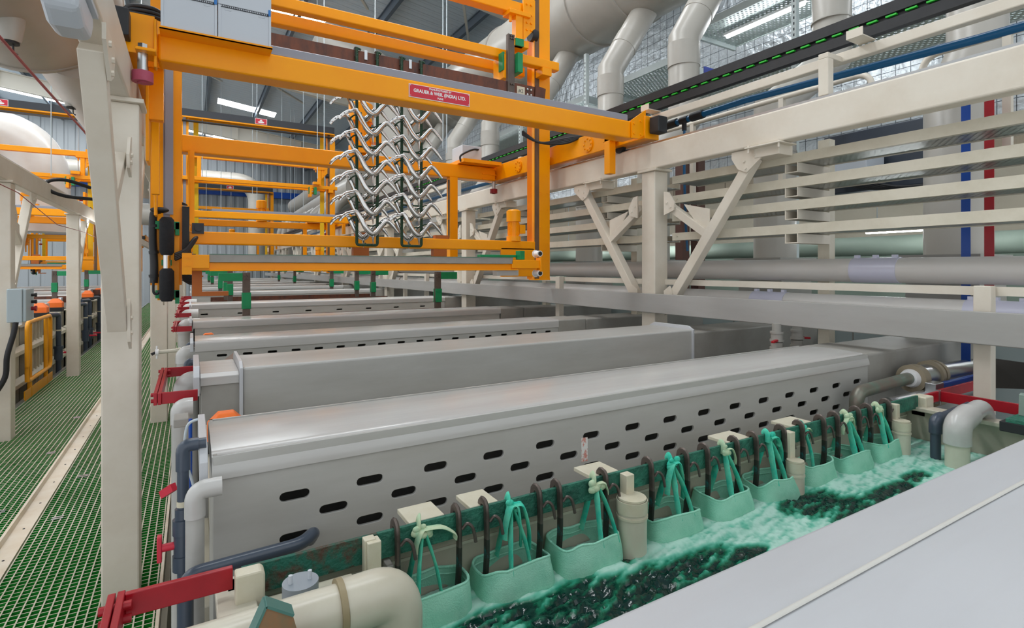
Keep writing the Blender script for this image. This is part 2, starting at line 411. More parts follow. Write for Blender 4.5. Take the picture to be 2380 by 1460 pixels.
# walkway gratings: bearing bars along the line, cross bars every 38 mm
def grating(x0, x1, y0, y1, label):
    mb = MB(); t = 0.0032
    def b(xa, xb, ya, yb, h):
        o = len(mb.v); mb.box(xa, xb, ya, yb, -0.03, h)
        mb.m[-5] = 1    # top face carries the worn paint
    x = x0
    while x <= x1 + 1e-6: b(x - t, x + t, y0, y1, 0.0); x += 0.038
    y = y0
    while y <= y1: b(x0, x1, y - t * 0.8, y + t * 0.8, -0.001); y += 0.038 if y < 14 else 0.076
    return tag(mb.build('walkway_grating', [gr_side, gr_top]), label, 'grating', 'walkway gratings')
grating(-0.835, -0.145, 2.2, 30, 'green walkway grating beside the grey covered tanks, right of the cream channel')
grating(-1.72, -0.965, 3.4, 30, 'green walkway grating on the far side of the cream channel, below the yellow guard rail')
mb = MB(); mb.prism([(-0.96, -0.03), (-0.845, -0.03), (-0.845, 0.004), (-0.935, 0.004), (-0.945, 0.03), (-0.96, 0.03)], 'y', 2.4, 30)
for i in range(24): mb.cyl((-0.885, 3.1 + i * 0.42, 0.003), (-0.885, 3.1 + i * 0.42, 0.0065), 0.006, n=8, mi=1)
tag(mb.build('floor_channel', [strip_m, black]), 'long cream channel running between the two green gratings', 'channel')
mb = MB(); mb.prism([(-0.142, -0.06), (-0.128, -0.06), (-0.128, 0.006), (-0.142, 0.006)], 'y', 2.2, 30)
tag(mb.build('grating_edge_angle', strip_m), 'thin cream edge angle along the grating next to the tank pipes', 'edging')
mb = MB(); mb.prism([(-1.76, -0.06), (-1.722, -0.06), (-1.722, 0.02), (-1.76, 0.02)], 'y', 3.4, 30)
tag(mb.build('grating_edge_angle', steel), 'grey steel edge angle along the grating under the yellow guard rail', 'edging')
clips = [(-0.9 - 0.16, 7.35, 'far one near the first big post'), (-1.05, 6.05, 'second on the left grating'), (-1.085, 4.75, 'third on the left grating'), (-1.09, 4.2, 'nearest on the left grating'),
         (-0.72, 5.25, 'upper one on the right grating'), (-0.74, 4.45, 'lower one on the right grating')]
for x, y, w in clips:
    mb = MB()
    for k in (-1, 1): mb.box(x - 0.03, x + 0.03, y + k * 0.016 - 0.008, y + k * 0.016 + 0.008, 0.0, 0.004)
    tag(mb.build('grating_clip', steel), 'small shiny grating clip, ' + w, 'clip', 'clips on the gratings')

# ================================================================ RUNWAY RAILS AND POSTS
YS = [3.18 + 3.52 * k for k in range(8)]
def brace_set(root, x, s, y, inner):
    """Y-shaped brace in the plane of the rail; s = direction along the rail"""
    mb = MB(); a = (x, y + s * 0.11, 1.33); b = (x, y + s * 0.86, 2.36)
    mb.bar(a, b, 0.075, 0.075); mb.build('brace', cream, root, 0.004)
    t = 0.5; m_ = (x, a[1] + s * 0.75 * t, 1.33 + 1.03 * t)
    MB().bar(m_, (x, y + s * 0.07, 2.12), 0.06, 0.06).build('kicker', cream, root, 0.003)
    xo = x + inner * 0.045
    g = MB(); th = 0.006
    yy = y + s * 0.86
    g.prism([(yy - s * 0.15, 2.415), (yy + s * 0.10, 2.415), (yy + s * 0.10, 2.36), (yy - s * 0.03, 2.26), (yy - s * 0.10, 2.29), (yy - s * 0.15, 2.37)], 'x', xo - th, xo + th)
    for dy, dz in ((-0.05, 2.34), (0.03, 2.37), (-0.04, 2.29)): g.bolt((xo, yy + s * dy, dz), (inner, 0, 0), 0.011, 0.014)
    g.build('gusset_plate', cream, root)
    g = MB()
    yp = y + s * 0.075
    g.prism([(yp, 2.22), (yp + s * 0.05, 2.21), (yp + s * 0.11, 2.12), (yp + s * 0.10, 2.06), (yp, 2.03)], 'x', xo - th, xo + th)
    for dy, dz in ((0.03, 2.13), (0.07, 2.09)): g.bolt((xo, yp + s * dy, dz), (inner, 0, 0), 0.011, 0.014)
    g.build('gusset_plate', cream, root); g = MB()
    g.prism([(yp, 1.42), (yp + s * 0.06, 1.46), (yp + s * 0.09, 1.40), (yp + s * 0.06, 1.26), (yp, 1.22)], 'x', xo - th, xo + th)
    for dz in (1.30, 1.37): g.bolt((xo, yp + s * 0.045, dz), (inner, 0, 0), 0.011, 0.014)
    g.build('gusset_plate', cream, root)
    g = MB(); g.prism([(m_[1], m_[2] - 0.06), (m_[1], m_[2] + 0.2), (y + s * 0.24, m_[2] + 0.26)], 'x', x - 0.004, x + 0.004); g.build('web_plate', cream, root)
def post(x0, y, label, inner):
    r = thing('support_post', (x0 + 0.075, y + 0.075, -1.2), label, 'post', 'cream posts carrying the runway beams')
    MB().box(x0, x0 + 0.15, y, y + 0.15, -1.2, 2.40).build('column', cream, r, 0.008)
    MB().box(x0 - 0.02, x0 + 0.17, y - 0.03, y + 0.18, 2.40, 2.42).build('cap_plate', cream, r, 0.003)
    return r
def row(x0, inner, names):
    xb = x0 + 0.075
    p0 = None
    for k, lab in enumerate(names):
        y = YS[k]
        if p0 is None:
            p0 = post(x0, y, lab, inner); brace_set(p0, xb, -1, y, inner); brace_set(p0, xb, 1, y + 0.15, inner)
        else: copy_tree(p0, (0, y - YS[0], 0), lab)
    return p0
far = ['sixth post away', 'seventh post away', 'eighth and last post away']
row(-0.37, 1, ['nearest cream post, standing on the green grating by the nearest tank', 'cream post with a cream pipe and tap in front of it, behind the nearest post'] +
    ['cream post beside the tanks, %s from the camera on the left row' % w for w in ('third', 'fourth', 'fifth', 'sixth', 'seventh', 'eighth')])
row(3.25, -1, ['big cream post with Y braces in front of the perforated cable trays', 'second cream braced post of the right row, behind the orange hoist column'] +
    ['cream braced post of the right row, %s from the camera' % w for w in ('third', 'fourth', 'fifth', 'sixth', 'seventh', 'eighth')])
p = post(-1.60, YS[1], 'cream post at the left edge of the photo carrying the grey control box', 1)
brace_set(p, -1.525, 1, YS[1] + 0.15, 1)
for k, lab in ((2, 'cream post on the left grating behind the yellow guard rail'), (3, 'cream post seen just left of the nearest big post'), (4, 'fourth post of the left line, far down the aisle'), (5, 'fifth post of the left line, far down the aisle')):
    copy_tree(p, (0, YS[k] - YS[1], 0), lab)
def rail(x0, x1, y0, y1, label):
    r = thing('runway_beam', ((x0 + x1) / 2, y0, 2.42), label, 'beam', 'cream runway beams')
    MB().box(x0, x1, y0, y1, 2.42, 2.625).build('beam', cream, r, 0.012, 3)
    xm = (x0 + x1) / 2
    MB().box(xm - 0.025, xm + 0.025, y0, y1, 2.625, 2.645).build('running_strip', steel, r)
    g = MB()
    y = y0 + 0.6
    while y < y1: g.box(x0 - 0.0015, x1 + 0.0015, y, y + 0.004, 2.4215, 2.6235); y += 3.52
    return r
rail(-0.355, -0.255, -1.0, 30, 'cream runway beam at upper left above the nearest big post')
rail(3.25, 3.36, -2.0, 30, 'long cream runway beam crossing the right half, above the cable trays')
rail(-1.585, -1.475, 3.5, 30, 'cream runway beam of the neighbouring line at the left edge')
# clamp blocks under the right beam
for i, y in enumerate((2.2, 3.95, 5.72, 7.5)):
    mb = MB().box(3.27, 3.42, y - 0.09, y + 0.09, 2.345, 2.41).box(3.22, 3.40, y - 0.13, y + 0.13, 2.408, 2.418)
    for s in (-1, 1): mb.cyl((3.235, y + s * 0.11, 2.38), (3.235, y + s * 0.11, 2.43), 0.008, n=6)
    tag(mb.build('beam_clamp', cream, bevel=0.003), 'cream clamp block under the right runway beam, %s from the right' % ORD[i], 'clamp', 'clamps under the right beam')

# bulkhead light and pull cords on the left
r = thing('bulkhead_light', (-0.40, 2.1, 2.37), 'pale grey bulkhead light under the runway beam at the top left', 'lamp')
MB().prism([(1.88, 2.41), (1.92, 2.33), (2.0, 2.30), (2.13, 2.31), (2.17, 2.36), (2.17, 2.41)], 'x', -0.36, -0.27).build('housing', boxgrey, r, 0.02, 3)
MB().box(-0.37, -0.26, 1.87, 2.18, 2.405, 2.419).build('mounting_plate', boxgrey, r)
mb = MB().tube([(-0.45, 1.4, 2.22), (-0.45, 2.2, 2.235), (-0.45, 3.3, 2.266), (-0.45, 5.0, 2.25)], 0.0045, 8)
tag(mb.build('pull_cord', red), 'red emergency pull cord running down the upper left corner', 'cord')
mb = MB().tube([(-1.38, 5.4, 2.31), (-1.38, 6.6, 2.30), (-1.38, 8.3, 2.12), (-1.38, 10.0, 2.14), (-1.38, 12.0, 2.1)], 0.004, 8)
tag(mb.build('pull_cord', red), 'thin red pull cord sagging below the left-hand runway beam', 'cord')

# ================================================================ RIGHT SIDE: tray, supports, cable trays, pipes
mb = MB().prism([(3.2, 1.243), (3.204, 1.239), (3.30, 1.239), (3.30, 1.246), (3.206, 1.246), (3.206, 1.388), (3.24, 1.388), (3.24, 1.394), (3.2, 1.394)], 'y', -1.0, 30)
tag(mb.build('channel_tray', mat('grey_channel', rgb(170, 168, 165), 0.4, col2=rgb(150, 146, 140), scale=2.0, amount=0.6, stretch=(1, 0.4, 2)), bevel=0.002), 'long grey channel tray running past the right ends of the tanks', 'tray')
for i, y in enumerate((1.08, 4.62, 8.36, 9.4, 10.9, 13.0, 15.5)):
    mb = MB().box(3.305, 3.365, y - 0.035, y + 0.035, -1.2, 1.515)
    tag(mb.build('pipe_support', cream, bevel=0.004), ('slim cream pipe support in front of the blue and red struts' if i == 0 else 'slim cream pipe support behind the channel tray, %s from the right' % ORD[i]), 'support', 'slim supports behind the grey channel tray')
mb = MB().prism([(3.37, 1.466), (3.376, 1.466), (3.376, 1.503), (3.44, 1.503), (3.44, 1.509), (3.37, 1.509)], 'y', -1.0, 30)
tag(mb.build('pipe_bearer', cream), 'thin cream angle rail between the two white pipes', 'rail')
def wp(z, r, y_s, label):
    t = thing('white_pipe', (3.75, 0, z - r), label, 'pipe', 'white pipes along the right side')
    MB().cyl((3.75, -2.0, z), (3.75, 30, z), r, n=32).build('pipe', wpipe, t)
    for y in y_s[0]:
        MB().cyl((3.75, y, z), (3.75, y + 0.27, z), r * 1.04, n=32).build('joint_sleeve', sleeve, t)
        g = MB()
        for k in range(3): g.box(3.735, 3.765, y + 0.02 + k * 0.11, y + 0.045 + k * 0.11, z + r, z + r + 0.02)
        g.build('vent_stub', sleeve, t)
    for y in y_s[1]:
        MB().cyl((3.75, y, z), (3.75, y + 0.04, z), r * 1.08, n=32).build('flange_ring', mat('pipe_ring', rgb(130, 112, 98), 0.5) if 'pipe_ring' not in MATS else MATS['pipe_ring'], t)
    return t
wp(1.588, 0.078, ((1.62,), (3.62, 7.2, 10.8)), 'upper white pipe passing behind the big cream post')
wp(1.345, 0.078, ((2.35, 1.02), (3.6, 7.15, 10.7)), 'lower white pipe just above the grey channel tray')
# perforated cable trays, four levels
for lv, (zt, lab) in enumerate(((2.36, 'top'), (2.20, 'second'), (2.05, 'third'), (1.892, 'lowest'))):
    for seg, (ya, yb) in enumerate(((-1.5, 3.15), (3.34, 6.68), (6.88, 10.2), (10.4, 20.0))):
        t = thing('cable_tray', (3.57, (ya + yb) / 2, zt - 0.065), '%s perforated cable tray level, %s' % (lab, ('bay right of the big cream post', 'bay left of the big cream post', 'bay behind the orange hoist column', 'far bays beyond the second post')[seg]), 'tray', 'perforated cable trays')
        mb = MB().prism([(3.42, zt - 0.062), (3.456, zt - 0.062), (3.456, zt - 0.057), (3.425, zt - 0.057), (3.425, zt - 0.005), (3.456, zt - 0.005), (3.456, zt), (3.42, zt)], 'y', ya, yb)
        for s in (ya + 0.05, ya + 0.10, yb - 0.05): mb.bolt((3.42, s, zt - 0.03), (-1, 0, 0), 0.008, 0.006)
        mb.build('front_rail', cream_dk, t)
        MB().box(3.425, 3.72, ya, yb, zt - 0.056, zt - 0.053).build('tray_base', perf, t)
        MB().box(3.72, 3.726, ya, yb, zt - 0.062, zt).build('back_rail', cream_dk, t)
    for k, y in enumerate((2.12, 4.0, 5.6, 7.7)):
        if lv == 3 and k > 1: continue
        mb = MB().prism([(y - 0.045, zt - 0.125), (y + 0.045, zt - 0.125), (y + 0.045, zt - 0.063), (y + 0.039, zt - 0.063), (y + 0.039, zt - 0.119), (y - 0.039, zt - 0.119), (y - 0.039, zt - 0.063), (y - 0.045, zt - 0.063)], 'x', 3.42, 3.80)
        tag(mb.build('tray_bracket', cream), 'cream bracket arm under the %s cable tray, %s from the right' % (lab, ORD[k]), 'bracket', 'bracket arms under the cable trays')
for k, y in enumerate((2.12, 4.0, 5.6, 7.7)):
    tag(MB().box(3.80, 3.87, y - 0.04, y + 0.04, -1.2, 2.5).build('tray_upright', cream_dk), 'cream upright holding the cable tray arms, %s from the right' % ORD[k], 'upright', 'uprights behind the cable trays')
# coloured struts
for x, y, m_, c in ((3.98, 1.40, bluep, 'blue'), (3.98, 1.29, red, 'red')):
    mb = MB().prism([(x, y), (x + 0.05, y), (x + 0.05, y - 0.004), (x + 0.006, y - 0.004), (x + 0.006, y - 0.045), (x, y - 0.045)], 'z', -1.2, 2.62)
    tag(mb.build('strut', m_), 'tall %s painted strut rising behind the cable trays at the far right' % c, 'strut')
for x, y, c in ((5.2, 4.62, 'behind the big cream post'), (5.4, 4.55, 'paired with another, a little right of it')):
    tag(MB().box(x, x + 0.12, y, y + 0.12, -1.2, 3.3).build('brown_column', brownpost), 'dark brown steel column seen through the cable trays, ' + c, 'column')
# conductor rail (black) with green indicator marks, on a cream tube
r = thing('conductor_rail', (3.45, 0, 2.96), 'long black conductor rail with green dashes above the right runway beam', 'rail')
MB().prism([(3.42, 2.965), (3.47, 2.965), (3.47, 2.985), (3.50, 2.99), (3.50, 3.10), (3.46, 3.12), (3.42, 3.12), (3.42, 3.055), (3.44, 3.05), (3.44, 3.03), (3.42, 3.025)], 'y', -1.5, 30).build('housing', black, r)
mb = MB(); y = 0.4
while y < 9: mb.box(3.416, 3.436, y, y + 0.055, 3.036, 3.045); y += 0.10
mb.build('indicator_strip', mat('green_mark', rgb(40, 190, 50), 0.4), r)['kind'] = 'stuff'
tag(MB().box(3.43, 3.49, -1.5, 30, 2.868, 2.93).build('square_tube', cream, bevel=0.006), 'cream square tube directly under the black conductor rail', 'tube')
for i, y in enumerate((1.83, 3.62, 5.34, 7.06, 8.8, 10.6)):
    tag(MB().box(3.275, 3.335, y - 0.03, y + 0.03, 2.646, 2.868).box(3.275, 3.43, y - 0.03, y + 0.03, 2.868, 2.90).build('rail_stub_post', cream, bevel=0.004), 'short cream stub post on the right runway beam, %s from the right' % ORD[i], 'post', 'stub posts on the right beam')
for i, y in enumerate((1.62, 3.3)):
    tag(MB().prism([(3.30, 2.94), (3.45, 2.94), (3.45, 2.947), (3.307, 2.947), (3.307, 2.99), (3.30, 2.99)], 'y', y, y + 0.09).build('rail_bracket', cream), 'cream angle bracket holding the black conductor rail, %s' % ('under its joint at upper right' if i == 0 else 'beside the orange beam end'), 'bracket')
mb = MB().tube([(3.62, -1.5, 2.80), (3.62, 1.2, 2.83), (3.62, 2.6, 2.88), (3.62, 3.6, 2.86), (3.62, 5.3, 2.80), (3.62, 8, 2.82), (3.62, 20, 2.8)], 0.024, 16)
r = thing('air_pipe', (3.62, 0, 2.8), 'blue compressed air pipe running above the right runway beam', 'pipe')
mb.build('pipe', blue, r)
MB().cyl((3.62, 3.0, 2.873), (3.62, 3.12, 2.872), 0.036).cyl((3.62, 3.16, 2.87), (3.62, 3.24, 2.869), 0.03).cyl((3.62, 3.28, 2.868), (3.62, 3.40, 2.865), 0.036).cyl((3.62, 3.20, 2.87), (3.62, 3.20, 2.78), 0.02).build('tee_fitting', black, r)
MB().tube([(3.62, 3.2, 2.79), (3.62, 3.2, 2.4), (3.64, 3.2, 1.95), (3.66, 3.2, 1.75)], 0.011, 10).build('drop_hose', blue, r)
mb = MB().tube(bend([(4.1, 1.65, 2.75), (4.1, 1.65, 2.98), (4.1, -0.5, 2.98)], 0.12), 0.021, 12).box(4.08, 4.12, 1.2, 1.24, 2.3, 2.97)
tag(mb.build('handrail', cream), 'cream tubular handrail beyond the beam at the upper right', 'handrail')
mb = MB().tube(bend([(4.1, 1.95, 2.75), (4.1, 1.95, 2.98), (4.1, 6.5, 2.98)], 0.12), 0.021, 12)
for y in (2.6, 3.5, 4.6): mb.box(4.08, 4.12, y, y + 0.04, 2.3, 2.97)
tag(mb.build('handrail', cream), 'cream tubular handrail behind the blue pipe, left of its gap', 'handrail')

# ================================================================ EXHAUST DUCTS, right
def riser(y, xl, xu, zl, zu, zt, label, r=0.172, xt=None, ztop=None):
    xt = xt or xu + 0.72; ztop = ztop or zt + 1.08
    t = thing('exhaust_riser', (xl, y, 1.15), label, 'duct', 'grey exhaust risers')
    mb = MB().tube([(xl, y, 1.15), (xl, y, zl), (xu, y, zu), (xu, y, zt), (xt, y, ztop)], r, 40)
    mb.build('duct_run', duct, t)
    g = MB()
    for z in (zl - 0.42, zu + 0.35): MB().cyl((xl if z < zu else xu, y, z), (xl if z < zu else xu, y, z + 0.012), r * 1.025, n=40).build('joint_collar', duct, t)
    MB().cyl((xu, y, zu + 0.62), (xu, y, zu + 0.88), r * 1.02, n=40).build('joint_collar', duct, t)
    d = Vector((xt - xu, 0, ztop - zt)); a = Vector((xu, y, zt)) + d * 0.30; b = a + d * 0.16
    g.cyl(a, b, r * 1.02, n=40); g.build('joint_collar', duct, t)
    MB().box(xl - 0.26, xl + 0.26, y - 0.22, y + 0.22, 1.672, 1.69).build('base_flange', pp_dk, t)
    MB().prism([(xl - 0.24, 1.15), (xl + 0.24, 1.15), (xl + 0.2, 1.672), (xl - 0.2, 1.672)], 'y', y - 0.2, y + 0.2).build('transition_box', pp_dk, t)
    return t
riser(1.58, 4.4, 4.75, 2.72, 3.15, 4.2, 'thick grey exhaust riser at the far right behind the blue pipe')
riser(2.88, 4.4, 5.3, 3.02, 3.62, 4.4, 'grey exhaust riser with a sloping offset right of the big cream post')
riser(4.18, 4.25, 4.72, 2.75, 3.22, 4.15, 'grey exhaust riser standing directly above the black conductor rail, left of the tube light')
riser(5.45, 4.4, 4.76, 2.8, 3.25, 4.22, 'grey exhaust riser just right of the orange hoist column')
riser(7.15, 4.4, 4.76, 2.8, 3.25, 4.25, 'grey exhaust riser immediately left of the orange hoist column')
for i, y in enumerate((8.8, 10.4, 12.2, 14.2)):
    riser(y, 4.4, 4.76, 2.8, 3.25, 4.25, 'grey exhaust riser behind the chrome parts, %s left of the hoist column' % ORD[i + 1])
r = thing('main_duct', (5.4, 4, 5.08), 'very large grey exhaust duct running along the upper right', 'duct')
MB().cyl((5.4, 4.45, 5.7), (5.4, 13, 5.7), 0.62, n=56).tube([(5.4, 13, 5.7), (5.4, 14, 5.6), (5.4, 24, 5.5), (5.4, 25, 5.4), (5.4, 35, 5.4)], [0.62, 0.56, 0.56, 0.42, 0.40], 48).build('duct_run', duct, r)
for y in (5.6, 6.5, 9.0, 11.5, 16, 18, 21): MB().cyl((5.4, y, 5.7 if y < 13 else 5.55), (5.4, y + 0.05, 5.7 if y < 13 else 5.55), 0.645 if y < 13 else 0.585, n=56).build('duct_flange', duct, r)
mb = MB().tube([(4.9, 2.2, 6.4), (5.3, 3.0, 6.1), (5.4, 4.4, 5.75)], [0.45, 0.5, 0.6], 40)
mb.build('duct_end', duct, r)
# elbow duct rising to the roof beyond the rack, and the duct along the back wall
mb = MB().tube(bend([(5.4, 15.0, 4.9), (3.4, 15.0, 4.9), (3.4, 15.0, 5.2)], 0.2), 0.0001, 8)
r = thing('stack_duct', (3.95, 12.6, 3.2), 'tall bulging grey duct elbow seen between the black trough and the chrome parts', 'duct')
MB().tube(bend([(4.3, 12.6, 3.0), (4.3, 12.6, 5.9), (2.6, 13.2, 6.9)], 1.5, 12), 0.58, 40).build('elbow', duct, r)
MB().tube([(4.3, 12.6, 3.0), (4.3, 12.6, 2.6)], [0.58, 0.35], 40).build('cone', duct, r)
r = thing('wall_duct', (1.0, 36.5, 2.0), 'grey duct running along the back wall and bending down', 'duct')
MB().tube(bend([(-8, 37.0, 6.95), (3.5, 37.0, 6.95), (3.5, 37.0, 1.5)], 1.3, 10), 0.52, 28).build('duct_run', duct, r)
r = thing('row_duct', (6.0, 26, 3.4), 'far grey collector duct with many branches beyond the orange frame', 'duct')
MB().tube([(4.9, 18, 4.3), (4.9, 34, 4.2)], [0.55, 0.4], 32).build('collector', duct, r)
for k in range(8):
    y = 18.6 + k * 1.8
    MB().tube(bend([(4.9, y, 4.3), (4.1, y, 3.7), (4.1, y, 2.0)], 0.3, 5), 0.2, 20).build('branch', duct, r)

# overhead racks with tube lights on the right
def tube_light(x, y0, y1, z, label, ax='y'):
    t = thing('tube_light', (x, (y0 + y1) / 2, z), label, 'lamp', 'fluorescent tube lights')
    if ax == 'y':
        MB().cyl((x, y0, z), (x, y1, z), 0.02, n=12).build('tube', tubem, t)
        MB().box(x - 0.035, x + 0.035, y0 - 0.03, y1 + 0.03, z + 0.022, z + 0.055).build('batten', white, t)
        for y in (y0 + 0.1, y1 - 0.1): MB().cyl((x, y, z + 0.055), (x, y, roof_z(x) if z > 3 or x < 3 else z + 0.9), 0.004, n=6).build('suspension_wire', rod_m, t)
    else:
        MB().cyl((y0, x, z), (y1, x, z), 0.02, n=12).build('tube', tubem, t)
        MB().box(y0 - 0.03, y1 + 0.03, x - 0.035, x + 0.035, z + 0.022, z + 0.055).build('batten', white, t)
    return t
def over_tray(x0, x1, y0, y1, z, label):
    t = thing('overhead_tray', ((x0 + x1) / 2, (y0 + y1) / 2, z), label, 'tray', 'overhead perforated trays')
    MB().box(x0, x1, y0, y1, z, z + 0.004).build('tray_base', perf2, t)
    mb = MB()
    for x in (x0, x1): mb.box(x - 0.008, x + 0.008, y0, y1, z - 0.01, z + 0.09)
    for y in (y0, y1): mb.box(x0, x1, y - 0.02, y + 0.02, z - 0.06, z + 0.06)
    mb.build('frame', rackgrey, t)
over_tray(6.15, 7.1, 0.5, 5.3, 4.97, 'overhead perforated tray beneath the brightest tube light at upper right')
over_tray(5.9, 6.8, 5.5, 7.0, 4.55, 'overhead perforated tray showing between two grey risers')
over_tray(5.75, 6.9, 1.0, 9.5, 4.02, 'long lower overhead perforated tray behind the black conductor rail')
over_tray(5.9, 6.8, 7.4, 12.0, 4.55, 'overhead perforated tray seen left of the orange hoist column')
tube_light(6.5, 3.86, 4.98, 4.87, 'bright tube light over the perforated tray at the upper right')
tube_light(6.6, 1.0, 2.2, 4.87, 'bright tube light above the tray at the top right corner')
tube_light(6.4, 7.9, 9.1, 4.2, 'bright tube light seen under the orange beam right of the chrome parts')
tube_light(6.4, 10.2, 11.4, 4.2, 'second tube light seen under the orange beam, further left')
tube_light(6.4, 13.0, 14.2, 4.2, 'distant tube light glimpsed between the chrome parts')
tube_light(5.9, 2.1, 2.86, 1.97, 'bright horizontal tube light under the lowest cable tray at right')
tube_light(5.9, 0.9, 1.6, 2.05, 'short bright tube light behind the blue and red struts')
tube_light(6.2, 5.5, 6.3, 2.05, 'tube light just left of the big cream post under the trays')
tube_light(6.2, 7.7, 8.4, 2.05, 'small tube light right of the foot of the orange hoist column')
tube_light(-1.2, 11.2, 12.4, 2.36, 'bright tube light under the left runway beam beside the yellow belt')
for i, (x, y) in enumerate(((5.35, 6.7), (5.3, 8.6), (5.9, 3.6))):
    mb = MB().prism([(x, y), (x + 0.06, y), (x + 0.06, y + 0.005), (x + 0.005, y + 0.005), (x + 0.005, y + 0.06), (x, y + 0.06)], 'z', -1.2, 5.0)
    for k in range(40): mb.box(x - 0.001, x, y + 0.02, y + 0.035, 2.3 + k * 0.065, 2.33 + k * 0.065, 1)
    tag(mb.build('slotted_upright', [rackgrey, trough_m]), 'white slotted angle upright of the overhead racks, %s' % ('beside the riser right of the hoist column', 'left of the hoist column', 'right of the second riser')[i], 'upright', 'slotted rack uprights')
for i, z in enumerate((3.35, 3.9)):
    tag(MB().box(4.9, 6.9, 5.5 + i * 0.6, 5.54 + i * 0.6, z, z + 0.06).build('rack_crossbar', rackgrey), 'pale rack crossbar between the two grey risers, %s' % ('lower' if i == 0 else 'upper'), 'bar')
r = thing('hanging_sign', (6.2, 3.4, 4.05), 'small blue hanging sign beside a grey riser at upper right', 'sign')
MB().box(6.05, 6.35, 5.0, 5.012, 4.08, 4.38).build('panel', slot_blue, r); text('UNIT', (6.2, 4.99, 4.23), 0.12, white, 'lettering', r)
r = thing('hanging_sign', (6.2, 9.6, 3.6), 'long blue hanging sign left of the orange hoist column', 'sign')
MB().box(5.6, 6.6, 9.6, 9.612, 3.75, 4.0).build('panel', slot_blue, r)
# plant behind the line on the right: pale enclosure, rear pipe, dark panel
r = thing('plant_enclosure', (5.4, 5, -1.2), 'pale green enclosure behind the exhaust boxes below the white pipes', 'enclosure')
mb = MB().box(4.75, 5.2, -1.5, 30, -1.2, 1.1)
for k in range(12): mb.box(4.744, 4.75, 0.1 + k * 1.15, 0.11 + k * 1.15, -1.2, 1.1, 1)
mb.build('cabinet_panel', [cabin, pp_dk], r)
tag(MB().cyl((6.6, -1, 1.85), (6.6, 25, 1.85), 0.11, n=20).build('rear_pipe', palegreen), 'pale green pipe far behind the white pipes', 'pipe')
r = thing('electrical_cabinet', (5.0, 1.8, 2.2), 'dark electrical cabinet behind the right runway beam', 'cabinet')
MB().box(5.2, 5.3, 1.75, 2.9, 2.30, 2.85).build('back_panel', mat('dark_panel', rgb(52, 60, 72), 0.5), r, 0.01)
MB().box(4.85, 5.15, 2.35, 2.8, 2.42, 2.62).build('junction_box', boxgrey, r, 0.01)
mb = MB()
for k in range(5): mb.tube(smooth_path([(5.0, 2.4 + k * 0.06, 2.43), (5.0, 2.36 + k * 0.05, 2.34), (5.02, 2.2 + k * 0.04, 2.28), (5.05, 2.0, 2.27)], 4), 0.012, 8)
mb.build('cable_bundle', black, r)
tag(MB().box(5.6, 6.6, -0.2, 0.9, 2.2, 3.7).box(5.595, 5.6, 0.33, 0.34, 2.2, 3.7, 1).build('pale_cabinet', [cabin, pp_dk]), 'pale blue-grey cabinet in the right edge above the beam', 'cabinet')

# roof hanger rods
rods = [(-4.2, 12), (-3.4, 12.6), (-2.6, 15), (-2.2, 15.4), (-1.2, 18), (0.2, 14), (0.9, 22), (1.4, 16), (1.7, 18), (2.2, 10.8), (2.4, 12.5), (2.9, 9.8), (2.8, 21), (3.2, 19), (3.4, 23), (3.6, 8.3), (3.8, 8.6), (4.0, 26), (3.0, 27), (1.5, 27), (0.5, 25)]
for i, (x, y) in enumerate(rods):
    tag(MB().cyl((x, y, 3.6), (x, y, roof_z(x)), 0.009, n=6).build('hanger_rod', rod_m), 'thin pale rod hanging from the roof among many like it', 'rod', 'thin rods hanging from the roof')

